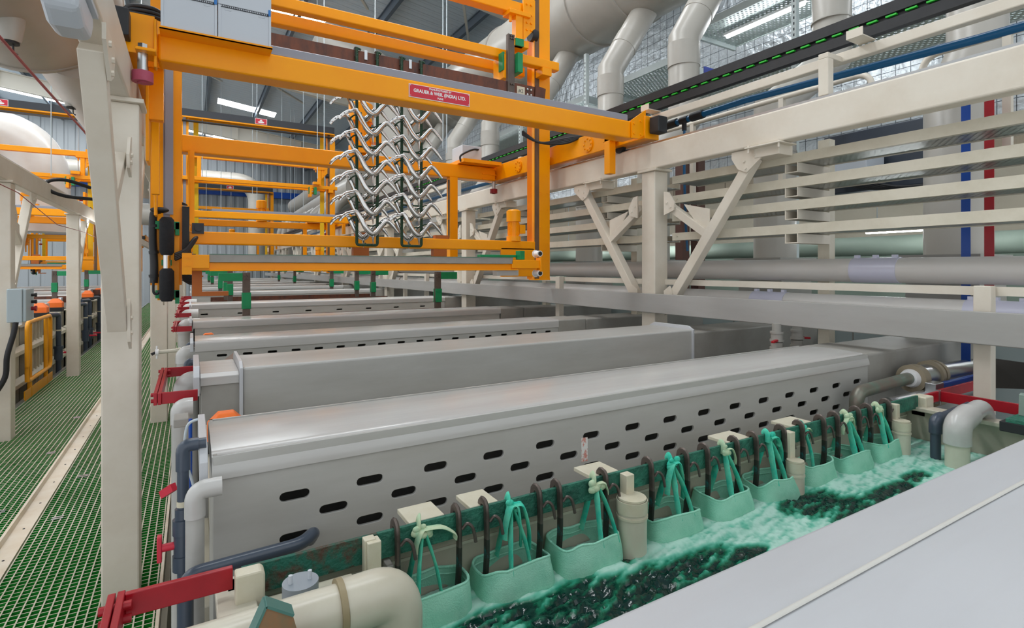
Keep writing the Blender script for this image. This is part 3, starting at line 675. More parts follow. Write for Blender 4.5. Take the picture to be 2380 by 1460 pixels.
# ================================================================ TANKS AND EXHAUST HOODS
def hood(y, d, z, label, x0=0.045, x1=3.06, slots=None, end_plate=True, box=True, x2=4.66, group='exhaust hoods across the tanks', m_top=None, drop=0.06, rnd=0.018, name='exhaust_hood'):
    t = thing(name, ((x0 + x1) / 2, y + d / 2, 0.2), label, 'hood', group)
    # cover: a shallow channel lid with a rounded front shoulder and a drip flange
    pr = [(y - 0.009, z - drop), (y - 0.009, z - rnd)] + [(y - 0.009 + rnd - rnd * math.cos(math.radians(a)), z - rnd + rnd * math.sin(math.radians(a))) for a in (15, 30, 45, 60, 75)] + \
         [(y - 0.009 + rnd, z), (y + d * 0.5, z + 0.006), (y + d + 0.009 - rnd, z)] + [(y + d + 0.009 - rnd + rnd * math.sin(math.radians(a)), z - rnd + rnd * math.cos(math.radians(a))) for a in (30, 60, 90)] + [(y + d + 0.009, z - drop)]
    mb = MB(); n = len(pr)
    inner = [(u + (0.006 if u < y + d / 2 else -0.006), v - 0.006 if v > z - drop + 0.001 else v) for u, v in pr]
    for xa, xb in ((x0 - 0.004, x1 + 0.004),):
        vs = [(xx, u, v) for xx in (xa, xb) for u, v in pr] + [(xx, u, v) for xx in (xa, xb) for u, v in inner]
        fs = []
        for i in range(n - 1):
            fs.append((i, i + 1, n + i + 1, n + i)); fs.append((2 * n + i, 3 * n + i, 3 * n + i + 1, 2 * n + i + 1))
        fs += [(0, n, 3 * n, 2 * n), (n - 1, 3 * n - 1, 4 * n - 1, 2 * n - 1)]
        for k in (0, n):
            fs.append(tuple(k + i for i in range(n)))
        mb.add(vs, fs, 0, True)
    c = mb.build('cover', m_top or pp_top, t)
    zb = 0.55
    if slots: plate_holes('slotted_panel', pp, t, x0, x1, zb, z - 0.004, y + 0.004, slots)
    else: MB().box(x0, x1, y, y + 0.008, zb, z - 0.004).build('front_panel', pp, t)
    MB().box(x0, x1, y + d - 0.008, y + d, zb, z - 0.004).build('back_panel', pp, t)
    MB().box(x0, x0 + 0.008, y, y + d, zb, z - 0.004).box(x1 - 0.008, x1, y, y + d, zb, z - 0.004).box(x0, x1, y, y + d, zb, zb + 0.008).build('casing', pp_dk, t)
    if end_plate:
        MB().prism([(y - 0.012, z - drop + 0.002), (y - 0.012, z - 0.01), (y + 0.02, z + 0.02), (y + d - 0.02, z + 0.02), (y + d + 0.012, z - 0.01), (y + d + 0.012, z - drop)], 'x', x0 - 0.03, x0 - 0.012).build('end_plate', pp_fg, t, 0.002)
    if box:
        MB().box(x1 + 0.004, x1 + 0.32, y + 0.005, y + d - 0.005, zb, z - 0.004).box(x1 + 0.325, x2, y + 0.012, y + d - 0.012, zb - 0.3, z - 0.008).build('duct_box', pp_dk, t, 0.012, 3)
    return t
h0 = hood(0.06, 0.466, 1.15, 'pale smooth hood in the near foreground at the lower right', m_top=pp_fg, box=False, rnd=0.012)
MB().tube([(0.1, 0.418, 1.1547), (1.2, 0.419, 1.1550), (3.0, 0.415, 1.1547)], 0.002, 8, flat=(2.2, 1)).build('weld_bead', mat('weld_plastic', rgb(206, 204, 198), 0.5), h0)
S1 = []
for r_, z in enumerate((1.015, 0.961, 0.908)):
    k = 0
    while True:
        x = 0.228 + 0.195 * k + (0.0975 if r_ == 1 else 0)
        if x > 2.97: break
        S1.append((x, z, 0.076, 0.0265)); k += 1
h1 = hood(1.478, 0.375, 1.15, 'big grey slotted hood right behind the green bath', slots=S1, drop=0.058, rnd=0.052)
MB().box(1.158, 1.185, 1.4755, 1.4768, 0.93, 1.012).build('torn_label', mat('torn_label', rgb(226, 226, 222), 0.6, col2=rgb(206, 110, 92), scale=60, amount=0.8, lo=0.5, hi=0.6), h1)
h2 = thing('exhaust_hood', (1.6, 2.82, 0.2), 'plain high boxy grey hood without slots, second behind the green bath', 'hood', 'exhaust hoods across the tanks')
MB().box(0.19, 3.06, 2.63, 3.02, 0.4, 1.165).build('casing', pp, h2, 0.012, 3)
for x in (0.178, 3.048): MB().prism([(2.615, 0.4), (2.615, 1.165), (2.66, 1.19), (2.99, 1.19), (3.035, 1.165), (3.035, 0.4)], 'x', x, x + 0.014).build('end_lip', pp_fg, h2, 0.002)
MB().prism([(2.63, 1.10), (2.63, 1.135), (2.65, 1.15), (3.0, 1.15), (3.02, 1.135), (3.02, 1.10)], 'x', 0.03, 0.178).build('cover', pp_top, h2, 0.002)
MB().box(0.035, 0.178, 2.64, 3.01, 0.4, 1.10).build('side_panel', pp_dk, h2)
MB().prism([(2.60, 1.065), (2.60, 1.145), (2.64, 1.185), (3.0, 1.185), (3.05, 1.145), (3.05, 1.065)], 'x', 0.005, 0.028).build('end_plate', pp_fg, h2, 0.002)
MB().box(3.07, 4.66, 2.65, 3.0, 0.25, 1.14).build('duct_box', pp_dk, h2, 0.012, 3)
S3 = []
for r_, z in enumerate((1.052, 1.012, 0.97)):
    for k in range(18):
        x = 0.163 + 0.1466 * k + (0.0733 if r_ == 1 else 0)
        if x < 2.72: S3.append((x, z, 0.06, 0.018))
h3 = hood(3.85, 0.34, 1.15, 'long grey hood with two rows of black slots, third behind the green bath', x0=0.02, x1=2.76, slots=S3, drop=0.065)
h4 = hood(5.3, 0.36, 1.15, 'plain grey hood with a lamp reflection, in front of the near green guide post', x0=0.012, x1=3.0)
S5 = [(0.12 + 0.373 * k, 1.08, 0.075, 0.019) for k in range(8)]
h5 = hood(7.0, 0.38, 1.2, 'grey hood with widely spaced slots behind the near green guide posts', x0=0.005, x1=3.06, slots=S5)
h6 = hood(10.4, 0.38, 1.2, 'plain grey hood, sixth behind the green bath', x0=0.0, x1=3.06)
for y, w in ((12.9, 'seventh'), (14.8, 'eighth'), (17.1, 'ninth'), (20.4, 'tenth'), (23.6, 'eleventh')):
    copy_tree(h6, (0, y - 10.4, 0), 'plain grey hood, %s behind the green bath' % w)

# tanks between the hoods
def tank(y0, y1, label, rim=0.93, liquid=True, x0=0.06, x1=2.97):
    t = thing('plating_tank', ((x0 + x1) / 2, (y0 + y1) / 2, -0.6), label, 'tank', 'plating tanks in the line')
    w = 0.02
    MB().box(x0, x1, y0, y0 + w, -0.6, rim).box(x0, x1, y1 - w, y1, -0.6, rim).box(x0, x0 + w, y0, y1, -0.6, rim).box(x1 - w, x1, y0, y1, -0.6, rim).box(x0, x1, y0, y1, -0.6, -0.58).build('shell', tankm, t)
    mb = MB()
    for ya, yb, xa, xb in ((y0 - 0.01, y0 + 0.05, x0, x1), (y1 - 0.05, y1 + 0.01, x0, x1), (y0, y1, x0 - 0.02, x0 + 0.05), (y0, y1, x1 - 0.05, x1 + 0.03)): mb.box(xa, xb, ya, yb, rim, rim + 0.018)
    mb.build('rim', cpipe, t, 0.003)
    mb = MB()
    for z in (0.1, 0.5): mb.box(x0 - 0.04, x0, y0, y1, z, z + 0.06)
    mb.build('stiffener', tankm, t, 0.003)
    if liquid: MB().box(x0 + w, x1 - w, y0 + w, y1 - w, rim - 0.2, rim - 0.16).build('solution', mat('dark_solution', rgb(40, 60, 52), 0.1) if 'dark_solution' not in MATS else MATS['dark_solution'], t)
    return t
t1 = tank(0.54, 1.272, 'tank of the green bath in the foreground', liquid=False)
MB().box(0.06, 2.97, 1.272, 1.47, 0.78, 0.79).build('back_shelf', tankm, t1)
MB().box(0.08, 2.95, 1.248, 1.252, 0.893, 0.90).box(0.08, 2.95, 1.247, 1.252, 0.915, 0.93).build('moulding', cpipe, t1)
for y0, y1, w in ((1.9, 2.58, 'between the slotted hood and the boxy hood'), (3.07, 3.80, 'behind the boxy hood'), (4.22, 5.25, 'behind the hood with two rows of slots'), (5.7, 6.95, 'holding the near flight bar'), (7.42, 8.8, 'behind the hood with widely spaced slots'), (8.85, 10.35, 'in front of the sixth hood'), (10.82, 12.85, 'behind the sixth hood')):
    tank(y0, y1, 'grey tank ' + w, 0.98 if y0 > 3 else 0.93)

# ---------------------------------------------------------------- the green bath itself
DARK = [(0.60, 1.07, .16, .045), (0.80, 1.03, .20, .085), (0.98, 0.98, .22, .11), (1.20, 0.985, .17, .075), (1.36, 0.97, .07, .05), (1.85, 1.06, .17, .085), (1.98, 0.94, .22, .10), (2.22, 0.98, .16, .05), (2.42, 0.99, .09, .045), (0.75, 0.86, .5, .16), (0.5, 0.9, .3, .1), (1.04, 1.13, .035, .035)]
def bath():
    X0, X1, Y0, Y1, st = 0.082, 2.948, 0.562, 1.25, 0.0075
    nx, ny = int((X1 - X0) / st), int((Y1 - Y0) / st)
    vs = []; fm = []
    for j in range(ny + 1):
        for i in range(nx + 1):
            x = X0 + (X1 - X0) * i / nx; y = Y0 + (Y1 - Y0) * j / ny
            wx = x + 0.05 * noise.noise((x * 6, y * 6, 3)); wy = y + 0.035 * noise.noise((x * 6, y * 6, 9))
            dk = 0
            for cx, cy, rx, ry in DARK:
                q = ((wx - cx) / rx) ** 2 + ((wy - cy) / ry) ** 2
                dk = max(dk, 1.25 - q)
            dk = min(max(dk, 0), 1)
            streak = noise.fractal((x * 9 + y * 16, (y - x * 0.3) * 60, 1.7), 0.8, 2.1, 4)
            fine = noise.fractal((x * 60, y * 60, 4.2), 0.8, 2.2, 3)
            f = 0.93 - dk * (0.90 - 0.42 * streak) + 0.30 * streak + 0.16 * fine
            fm.append(min(max(f, 0), 1))
            h = 0.007 * noise.noise((x * 5, y * 6, 0)) + 0.004 * noise.noise((x * 16, y * 20, 2)) + (0.006 * streak + 0.004 * fine) * (0.5 + dk) + 0.006 * (1 - dk)
            vs.append((x, y, 0.788 + h))
    fs = [(j * (nx + 1) + i, j * (nx + 1) + i + 1, (j + 1) * (nx + 1) + i + 1, (j + 1) * (nx + 1) + i) for j in range(ny) for i in range(nx)]
    m = bpy.data.materials.new('bath_solution'); m.use_nodes = True
    nt = m.node_tree; N = nt.nodes; L = nt.links; b = N['Principled BSDF']
    at = N.new('ShaderNodeAttribute'); at.attribute_name = 'foam'
    cr = N.new('ShaderNodeValToRGB'); el = cr.color_ramp.elements
    el[0].position = 0.08; el[0].color = rgb(0, 40, 34); el[1].position = 1.0; el[1].color = rgb(178, 216, 202)
    for p, c in ((0.30, rgb(0, 92, 64)), (0.48, rgb(30, 136, 108)), (0.74, rgb(104, 184, 160))):
        e = el.new(p); e.color = c
    L.new(at.outputs['Fac'], cr.inputs[0]); L.new(cr.outputs[0], b.inputs['Base Color'])
    mr = N.new('ShaderNodeMapRange'); mr.inputs['To Min'].default_value = 0.13; mr.inputs['To Max'].default_value = 0.65
    L.new(at.outputs['Fac'], mr.inputs['Value']); L.new(mr.outputs[0], b.inputs['Roughness'])
    tc = N.new('ShaderNodeTexCoord'); nz = N.new('ShaderNodeTexNoise'); nz.inputs['Scale'].default_value = 42; nz.inputs['Detail'].default_value = 3
    bp = N.new('ShaderNodeBump'); bp.inputs['Strength'].default_value = 0.28; bp.inputs['Distance'].default_value = 0.01
    L.new(tc.outputs['Object'], nz.inputs['Vector']); L.new(nz.outputs['Fac'], bp.inputs['Height']); L.new(bp.outputs[0], b.inputs['Normal'])
    mb = MB(); mb.add(vs, fs, 0, True)
    o = mb.build('plating_bath', m)
    a = o.data.attributes.new('foam', 'FLOAT', 'POINT'); a.data.foreach_set('value', fm)
    tag(o, 'swirling dark green bath with pale mint foam in the foreground tank', 'liquid', kind='stuff')
bath()

# ---------------------------------------------------------------- anode bar, hooks and bags
r = thing('anode_bar', (1.5, 1.205, 0.94), 'long flat green-patinated copper bar over the near edge of the bath', 'bar')
MB().box(0.085, 0.36, 1.2, 1.21, 0.94, 1.0).build('bar_end', patina_dk, r, 0.001)
MB().box(0.36, 2.945, 1.2, 1.21, 0.94, 1.0).build('bar', patina, r, 0.001)
hx = [0.403, 0.557, 0.633, 0.793, 0.858, 1.021, 1.201, 1.357, 1.455, 1.606, 1.709, 1.874, 1.988, 2.133, 2.231, 2.394, 2.484, 2.645]
def hook(x, label):
    t = thing('anode_hook', (x, 1.195, 0.82), label, 'hook', 'hooks along the green bar')
    pts = [(x, 1.222, 0.972), (x, 1.2215, 0.995)] + [(x, 1.205 + 0.0165 * math.cos(math.radians(a)), 0.997 + 0.0165 * math.sin(math.radians(a))) for a in (30, 60, 90, 120, 150)] + [(x, 1.1885, 0.99), (x, 1.187, 0.95), (x, 1.1865, 0.925)]
    MB().tube(pts, 0.0075, 8, flat=(1.45, 0.8)).build('shank', hookm, t)
    MB().tube([(x, 1.1865, 0.926), (x, 1.187, 0.88), (x - 0.001, 1.19, 0.84), (x - 0.002, 1.197, 0.785)], 0.0076, 8, flat=(1.45, 0.8)).build('lower_shank', hook_lo, t)
    MB().tube(smooth_path([(x + 0.006, 1.182, 0.968), (x + 0.018, 1.178, 0.980), (x + 0.030, 1.172, 0.968), (x + 0.036, 1.168, 0.935)], 5), 0.0042, 8).build('side_finger', hookm, t)
    return t
hk0 = hook(0.0, 'x'); first = True
for i, x in enumerate(hx):
    bag = ORD[i // 2]
    lab = 'bent metal hook at the %s end of the %s mint bag from the left' % ('left' if i % 2 == 0 else 'right', bag)
    copy_tree(hk0, (x, 0, 0), lab)
for ch in list(hk0.children): bpy.data.objects.remove(ch)
bpy.data.objects.remove(hk0)
bag_txt = ['widest open mint cloth bag, nearest, with a loose frayed tie', 'mint cloth bag with a bundle of torn teal straps', 'mint cloth bag tied by one pale knot over the bar', 'mint cloth bag just right of the big round grey pipe, with looped teal straps', 'mint cloth bag above the widest foam, tied with a pale knot', 'mint cloth bag left of the slim grey pipe, straps looped over the bar',
           'plain-fronted mint cloth bag right of the slim grey pipe', 'mint cloth bag with bright turquoise rim, second from the right', 'last mint cloth bag, at the right end of the bar']
def bag(k, xa, xb):
    x0, x1 = xa - 0.022, xb + 0.014
    t = thing('anode_bag', ((x0 + x1) / 2, 1.2, 0.7), bag_txt[k], 'bag', 'mint cloth bags hung in the bath')
    rng = random.Random(k * 7 + 1)
    yf, yb = 1.146 - 0.014 * rng.random(), 1.243
    n = 40; prof = [(0.856, 0.0), (0.836, 0.004), (0.80, 0.016), (0.75, 0.016), (0.69, 0.0)]
    def ring(z, out, k2):
        pts = []
        for i in range(n):
            a = 2 * math.pi * i / n
            cx, cy = math.cos(a), math.sin(a)
            sx = math.copysign(abs(cx) ** 0.45, cx); sy = math.copysign(abs(cy) ** 0.45, cy)
            px = (x0 + x1) / 2 + sx * ((x1 - x0) / 2 + out * 0.4)
            py = (yf + yb) / 2 + sy * ((yb - yf) / 2 + out)
            sag = noise.noise((px * 14 + k * 5, py * 20, z * 3 + 1.3))
            pz = z + (0.012 * sag - 0.012 * abs(cx) ** 3 * (1 if k % 2 else -0.4)) * (1 if k2 < 2 else 0.3)
            py += 0.010 * noise.noise((px * 22, k * 3.1, z * 16)) * (1 if k2 else 0.5)
            pts.append((px, py, pz))
        return pts
    rings = [ring(z, o, i) for i, (z, o) in enumerate(prof)]
    vs = [p for rg in rings for p in rg]; m = len(rings)
    fs = [(i * n + j, i * n + (j + 1) % n, (i + 1) * n + (j + 1) % n, (i + 1) * n + j) for i in range(m - 1) for j in range(n)] + [tuple((m - 1) * n + j for j in range(n))]
    mb = MB(); mb.add(vs, fs, 0, True)
    body = mb.build('cloth_body', mint, t)
    so = body.modifiers.new('thickness', 'SOLIDIFY'); so.thickness = 0.003; so.offset = -1
    su = body.modifiers.new('smooth', 'SUBSURF'); su.levels = 1; su.render_levels = 1
    MB().tube(rings[0], 0.0036, 8, closed=True).tube([(p[0], p[1] - 0.001 if p[1] < 1.2 else p[1], p[2] - 0.017) for p in rings[0]], 0.0018, 6, closed=True).build('hem', mint, t)
    xm = (x0 + x1) / 2 + (0.02 if k in (3, 4) else -0.01 if k == 0 else 0.0)
    if k == 2: xm = x1 - 0.045
    zk = 0.985
    def strap(p, q, w, bow, name='strap'):
        p, q = Vector(p), Vector(q); pts = [p.lerp(q, t_ / 8) + Vector((bow * math.sin(math.pi * t_ / 8), -0.004 * math.sin(math.pi * t_ / 8), 0)) for t_ in range(9)]
        MB().tube(pts, [w * (0.8 + 0.4 * abs(noise.noise((i * 0.9, k, w * 99)))) for i in range(9)], 8, flat=(1.0, 0.28)).build(name, teal, t)
    if k != 6:
        strap((xm - 0.028, yf + 0.004, 0.838), (xm, 1.196, zk), 0.013, -0.004)
        strap((xm + 0.03, yf + 0.004, 0.838), (xm + 0.004, 1.194, zk - 0.004), 0.011, 0.005)
        strap((xm - 0.02, yb - 0.004, 0.846), (xm - 0.004, 1.214, zk), 0.013, 0)
    else:
        strap((xm - 0.05, yf + 0.01, 0.83), (xm - 0.055, 1.19, zk), 0.008, 0.006)
    g = MB(); xk = xm if k != 6 else xm - 0.055
    for i in range(7):
        a = (xk + rng.uniform(-0.018, 0.018), 1.19 + rng.uniform(-0.006, 0.0), 0.99 + rng.uniform(-0.02, 0.012))
        g.ball(a, rng.uniform(0.007, 0.013), 8, 6, (1.2, 0.7, 0.9))
    g.tube(smooth_path([(xk - 0.012, 1.192, 0.975), (xk - 0.010, 1.192, 1.004), (xk - 0.006, 1.206, 1.012), (xk - 0.004, 1.216, 1.0)], 4), 0.010, 8, flat=(1, 0.4))
    g.build('knot', frayed if k in (0, 2, 4, 7, 8) else teal, t)
    g = MB()
    ends = {0: [(0.075, 0.95, 5), (-0.02, 0.94, 3)], 1: [(0.02, 0.885, 6), (0.045, 0.87, 6), (-0.025, 0.91, 4)], 2: [(0.03, 0.955, 3)], 3: [(0.035, 0.875, 5), (-0.03, 0.90, 4)], 4: [(0.04, 0.935, 2)], 5: [(0.055, 0.90, 5), (0.04, 0.955, 3)], 6: [(0.03, 0.98, 3)], 7: [(0.03, 0.945, 3), (-0.05, 0.93, 3)], 8: [(0.012, 0.9, 4)]}[k]
    for dx, z, w in ends:
        p = [(xk, 1.187, 0.99), (xk + dx * 0.55, 1.180, 0.985 + 0.006 * rng.random()), (xk + dx, 1.182, (0.98 + z) / 2), (xk + dx * 1.05, 1.184, z)]
        g.tube(smooth_path(p, 5), [0.0035 + 0.0015 * w] * 16, 8, flat=(1, 0.3))
    g.build('loose_end', teal if k in (1, 3, 5) else frayed, t)
for k in range(9): bag(k, hx[2 * k], hx[2 * k + 1])

# spacer blocks behind the bar, nozzle pipes, end blocks
for i, (xa, xb) in enumerate(((0.44, 0.53), (0.60, 0.68), (0.99, 1.09), (1.59, 1.71), (1.96, 2.09))):
    tag(MB().box(xa, xb, 1.213, 1.30, 0.988, 1.0).box(xa + 0.005, xb - 0.005, 1.213, 1.24, 0.945, 0.988).build('spacer_block', nylon, bevel=0.002), 'cream spacer block behind the green bar, %s from the left' % ORD[i], 'block', 'spacer blocks behind the green bar')
def nozzle(x, r, label, top=0.925):
    t = thing('sparger_pipe', (x, 1.15, 0.6), label, 'pipe', 'stubby pipes standing in the bath')
    MB().cyl((x, 1.15, 0.6), (x, 1.15, top), r, n=32).build('pipe', cpipe, t)
    MB().cyl((x, 1.15, top - 0.035), (x, 1.15, top), r * 1.05, n=32).cyl((x, 1.15, top), (x, 1.15, top + 0.006), r * 0.96, n=32).cyl((x, 1.15, top - 0.05), (x, 1.15, top - 0.043), r * 1.07, n=32).build('cap', nylon, t)
    MB().box(x - 0.006, x + 0.024, 1.165, 1.195, top - 0.02, 1.0).build('holder_post', nylon, t, 0.002)
    MB().box(x + r + 0.01, x + r + 0.026, 1.19, 1.245, 0.7, 0.925).build('guide_strip', brownst if False else pp_dk, t, 0.002)
nozzle(0.335, 0.035, 'stubby cream pipe partly hidden by the big cream elbow', 0.905)
nozzle(1.085, 0.042, 'big round grey pipe with a cap, between the third and fourth bags', 0.94)
nozzle(1.88, 0.03, 'slim grey pipe between the sixth and seventh bags', 0.90)
nozzle(2.665, 0.034, 'pale pipe stained turquoise at the right end of the bar', 0.93)
tag(MB().prism([(0.072, 0.915), (0.125, 0.915), (0.125, 0.997), (0.118, 1.004), (0.072, 1.004)], 'y', 1.165, 1.199).build('end_block', nylon, bevel=0.004), 'white nylon block clamped where the green bar meets the red bar', 'block')
tag(MB().box(2.95, 3.03, 1.17, 1.235, 0.90, 0.995).build('end_block', nylon, bevel=0.006), 'white nylon block at the right end of the green bar', 'block')
tag(MB().box(0.325, 0.350, 1.176, 1.199, 0.90, 1.003).build('clamp_post', nylon, bevel=0.002), 'square cream peg in front of the green bar above the cream elbow', 'peg')
# near-left corner: red connector, cream elbow pipe, cap, copper saddle, dark pipe
def u_connector(ya, yb, z, label, x0=-0.1, x1=0.07):
    t = thing('red_connector', (x0, (ya + yb) / 2, z - 0.025), label, 'connector', 'red bus bar connectors at the tank ends')
    MB().box(x0, x1, ya, ya + 0.012, z - 0.022, z + 0.022).build('bar', red, t, 0.002)
    MB().box(x0, x1, yb, yb + 0.012, z - 0.022, z + 0.022).build('bar', red, t, 0.002)
    mb = MB().box(x0 - 0.012, x0, ya - 0.006, yb + 0.018, z - 0.022, z + 0.022).box(x0 - 0.026, x0 - 0.014, ya + 0.0, yb + 0.012, z - 0.024, z + 0.024)
    for y in (ya + 0.03, yb - 0.02):
        for dz in (-0.012, 0.012):
            mb.cyl((x0 - 0.036, y, z + dz), (x0 + 0.012, y, z + dz), 0.008, n=6)
    mb.build('link', red, t, 0.0015)
    return t
u_connector(0.70, 1.2, 0.985, 'large red bus bar connector in the lower left corner', x0=-0.105)
u_connector(2.46, 3.06, 1.10, 'red loop connector straddling the end of the boxy hood', x1=0.02)
u_connector(5.2, 5.76, 1.10, 'red loop connector at the end of the fourth hood', x0=-0.11, x1=0.0)
for y, w in ((6.45, 'fifth'), (7.5, 'sixth'), (8.6, 'seventh'), (9.8, 'eighth')):
    u_connector(y, y + 0.55, 1.12, 'red loop connector in the stack at the tank ends, %s from the front' % w, x0=-0.115, x1=-0.005)
r = thing('fill_pipe', (0.1, 1.05, 0.8), 'big glossy cream pipe with an elbow at the bottom left of the bath', 'pipe')
MB().tube([(-0.12, 0.99, 0.985), (0.245, 0.995, 0.985)], 0.042, 32).build('pipe', cpipe, r)
MB().tube(bend([(0.235, 0.995, 0.985), (0.34, 1.0, 0.985), (0.34, 1.0, 0.70)], 0.075, 10), 0.047, 32).build('elbow', cpipe, r)
MB().cyl((0.225, 0.995, 0.985), (0.236, 0.995, 0.985), 0.050, n=32).build('collar', mat('pipe_seal', rgb(150, 136, 104), 0.5), r)
r = thing('access_cap', (0.18, 1.1, 0.95), 'small grey round cap with two pins behind the cream pipe', 'cap')
MB().cyl((0.18, 1.1, 0.955), (0.18, 1.1, 0.997), 0.033, n=32).build('cap_body', mat('cap_grey', rgb(140, 148, 156), 0.4), r, 0.001)
for x in (0.162, 0.197): MB().cyl((x, 1.1, 0.99), (x, 1.1, 1.013), 0.004, n=10).build('pin', boxgrey, r)
r = thing('copper_saddle', (0.1, 0.9, 0.99), 'brown copper saddle block with a pointed top at the bottom left', 'saddle')
MB().prism([(0.04, 0.96), (0.098, 1.082), (0.136, 1.056), (0.16, 0.96)], 'y', 0.90, 0.925).build('plate', cop_sad, r)
MB().bar((0.098, 0.912, 1.083), (0.137, 0.912, 1.0565), 0.03, 0.004).bar((0.04, 0.912, 0.96), (0.0975, 0.912, 1.083), 0.03, 0.004).build('edge_strip', mat('edge_verdigris', rgb(76, 120, 112), 0.5), r)
tag(MB().tube(bend([(-0.012, 1.34, 0.60), (-0.012, 1.34, 0.945), (0.225, 1.355, 0.945), (0.262, 1.40, 0.945), (0.262, 1.46, 0.90)], 0.03, 6), 0.0155, 20).build('drain_pipe', dpipe), 'dark grey pipe lying along the foot of the slotted hood', 'pipe')
tag(MB().cyl((0.105, 1.13, 0.925), (0.135, 1.13, 0.925), 0.017, n=20).cyl((0.138, 1.13, 0.925), (0.15, 1.13, 0.925), 0.017, n=20).build('pipe_union', black), 'small black pipe union behind the cream pipe', 'fitting')
tag(MB().box(0.062, 0.122, 1.12, 1.19, 0.90, 0.925).box(0.125, 0.30, 1.16, 1.19, 0.90, 0.935).build('bar_rest', nylon, bevel=0.003), 'cream rest plate under the left end of the green bar', 'plate')
# pipework standing in the gap between walkway and tanks
def gap_set(y, s, names, zt=1.19):
    x = -0.018
    t = thing('rinse_pipe', (x, y, -0.8), names[0], 'pipe', 'dark feed pipes at the tank ends')
    MB().tube(bend([(0.03, y, zt - 0.012), (x, y, zt - 0.012), (x, y, -0.9)], 0.02, 5), 0.0125 * s, 18).build('pipe', dpipe, t)
    MB().tube(bend([(0.014, y, zt - 0.012), (x, y, zt - 0.012), (x, y, zt - 0.07)], 0.022, 5), 0.0155 * s, 18).build('elbow', dpipe, t)
    v = MB(); z = 0.97
    for a, b, rr in ((0.06, 0.035, 0.017), (0.035, 0.0, 0.022), (0.0, -0.05, 0.0195), (-0.05, -0.085, 0.022)): v.cyl((x, y, z + a), (x, y, z + b), rr * s, n=24)
    v.build('valve_body', dpipe, t)
    MB().cyl((x - 0.015, y, z - 0.025), (x - 0.042, y, z - 0.025), 0.009 * s).box(x - 0.052, x - 0.042, y - 0.010, y + 0.010, z - 0.055, z + 0.005).build('valve_handle', redpl, t, 0.002)
    MB().cyl((x, y, 1.035), (x, y, 1.048), 0.0135 * s, n=18).build('pipe_band', nylon, t)
    return t
gap_set(1.50, 1.0, ('dark grey pipe with a red valve handle at the end of the slotted hood',))
for y, w in ((3.55, 'behind the boxy hood'), (4.35, 'at the third hood'), (5.9, 'at the fourth hood'), (6.9, 'at the fifth hood'), (9.0, 'farther along')):
    gap_set(y, 1.5, ('dark pipe with red handle by the tank ends, ' + w,), 1.08)
def pp_elbow(y, r, z, x, label, xe=0.06):
    t = thing('overflow_pipe', (x, y, -0.8), label, 'pipe', 'grey overflow pipes at the tank ends')
    MB().tube(bend([(xe, y, z), (x, y, z), (x, y, z - 0.06)], 0.04, 8), r * 1.12, 28).build('elbow', pp_top, t)
    MB().cyl((x, y, z - 0.055), (x, y, -0.9), r, n=28).build('pipe', pp, t)
pp_elbow(1.42, 0.019, 1.095, 0.006, 'grey elbow and pipe rising beside the near hood end plate')
pp_elbow(2.40, 0.030, 1.072, -0.037, 'grey overflow pipe under the red loop connector of the boxy hood', 0.004)
pp_elbow(2.95, 0.05, 1.06, -0.02, 'pale grey elbow inside the red loop connector of the boxy hood')
pp_elbow(4.0, 0.045, 1.06, -0.04, 'grey elbow at the end of the third hood')
for y, w in ((5.5, 'fourth hood'), (6.75, 'fifth hood'), (7.85, 'hood after it'), (8.95, 'next hood beyond')):
    pp_elbow(y, 0.055, 1.10, -0.05, 'pale grey elbow inside the red loop at the ' + w)
tag(MB().box(-0.055, -0.01, 2.20, 2.29, 1.045, 1.075).build('pipe_bracket', pp_dk, bevel=0.003), 'grey bracket between the overflow pipe and the red loop', 'bracket')
r = thing('wash_tap', (-0.15, 4.6, 0.6), 'cream pipe with a tap standing in front of the second post', 'tap')
MB().tube(bend([(-0.215, 4.6, 1.0), (-0.085, 4.6, 1.005), (-0.085, 4.6, 0.4)], 0.012, 3), 0.0135, 16).cyl((-0.10, 4.6, 1.005), (-0.07, 4.6, 1.005), 0.018, n=16).cyl((-0.085, 4.6, 1.02), (-0.085, 4.6, 0.97), 0.018, n=16).build('pipe', cpipe, r)
MB().cyl((-0.225, 4.6, 1.0), (-0.205, 4.6, 1.0), 0.022, n=12).cyl((-0.215, 4.6, 0.955), (-0.215, 4.6, 1.045), 0.006, n=8).build('valve_wheel', white, r)
MB().cyl((-0.245, 4.58, 0.99), (-0.225, 4.59, 1.0), 0.010, n=12).build('outlet', black, r)
tag(MB().tube(smooth_path([(0.018, 1.86, 1.15), (-0.012, 1.87, 1.13), (-0.018, 1.87, 1.05), (0.0, 1.86, 0.97), (0.018, 1.84, 0.9)], 6), 0.004, 8).build('clear_hose', mat('clear_hose', rgb(190, 200, 206), 0.25)), 'thin translucent hose looping beside the near hood end plate', 'hose')
tag(MB().cyl((-0.004, 2.0, 1.12), (-0.004, 2.0, 0.3), 0.0055, n=10).build('thin_conduit', bluep), 'thin blue conduit behind the near hood end plate', 'conduit')
MBv = MB().box(-0.10, -0.06, 1.78, 1.83, 0.88, 0.9)
tag(MB().bar((-0.075, 1.9, 0.93), (-0.045, 1.86, 0.96), 0.016, 0.022).build('valve_lever', redpl), 'small red valve lever poking out over the grating edge', 'lever')
r = thing('tank_frame', (-0.08, 6, -0.9), 'dull cream frame under the tank ends beside the walkway', 'frame')
MB().box(-0.125, -0.10, 1.4, 28, -0.35, -0.05).build('side_beam', tankm, r)
MB().box(-0.06, -0.02, 1.4, 28, 0.05, 0.12).build('service_rail', tankm, r)

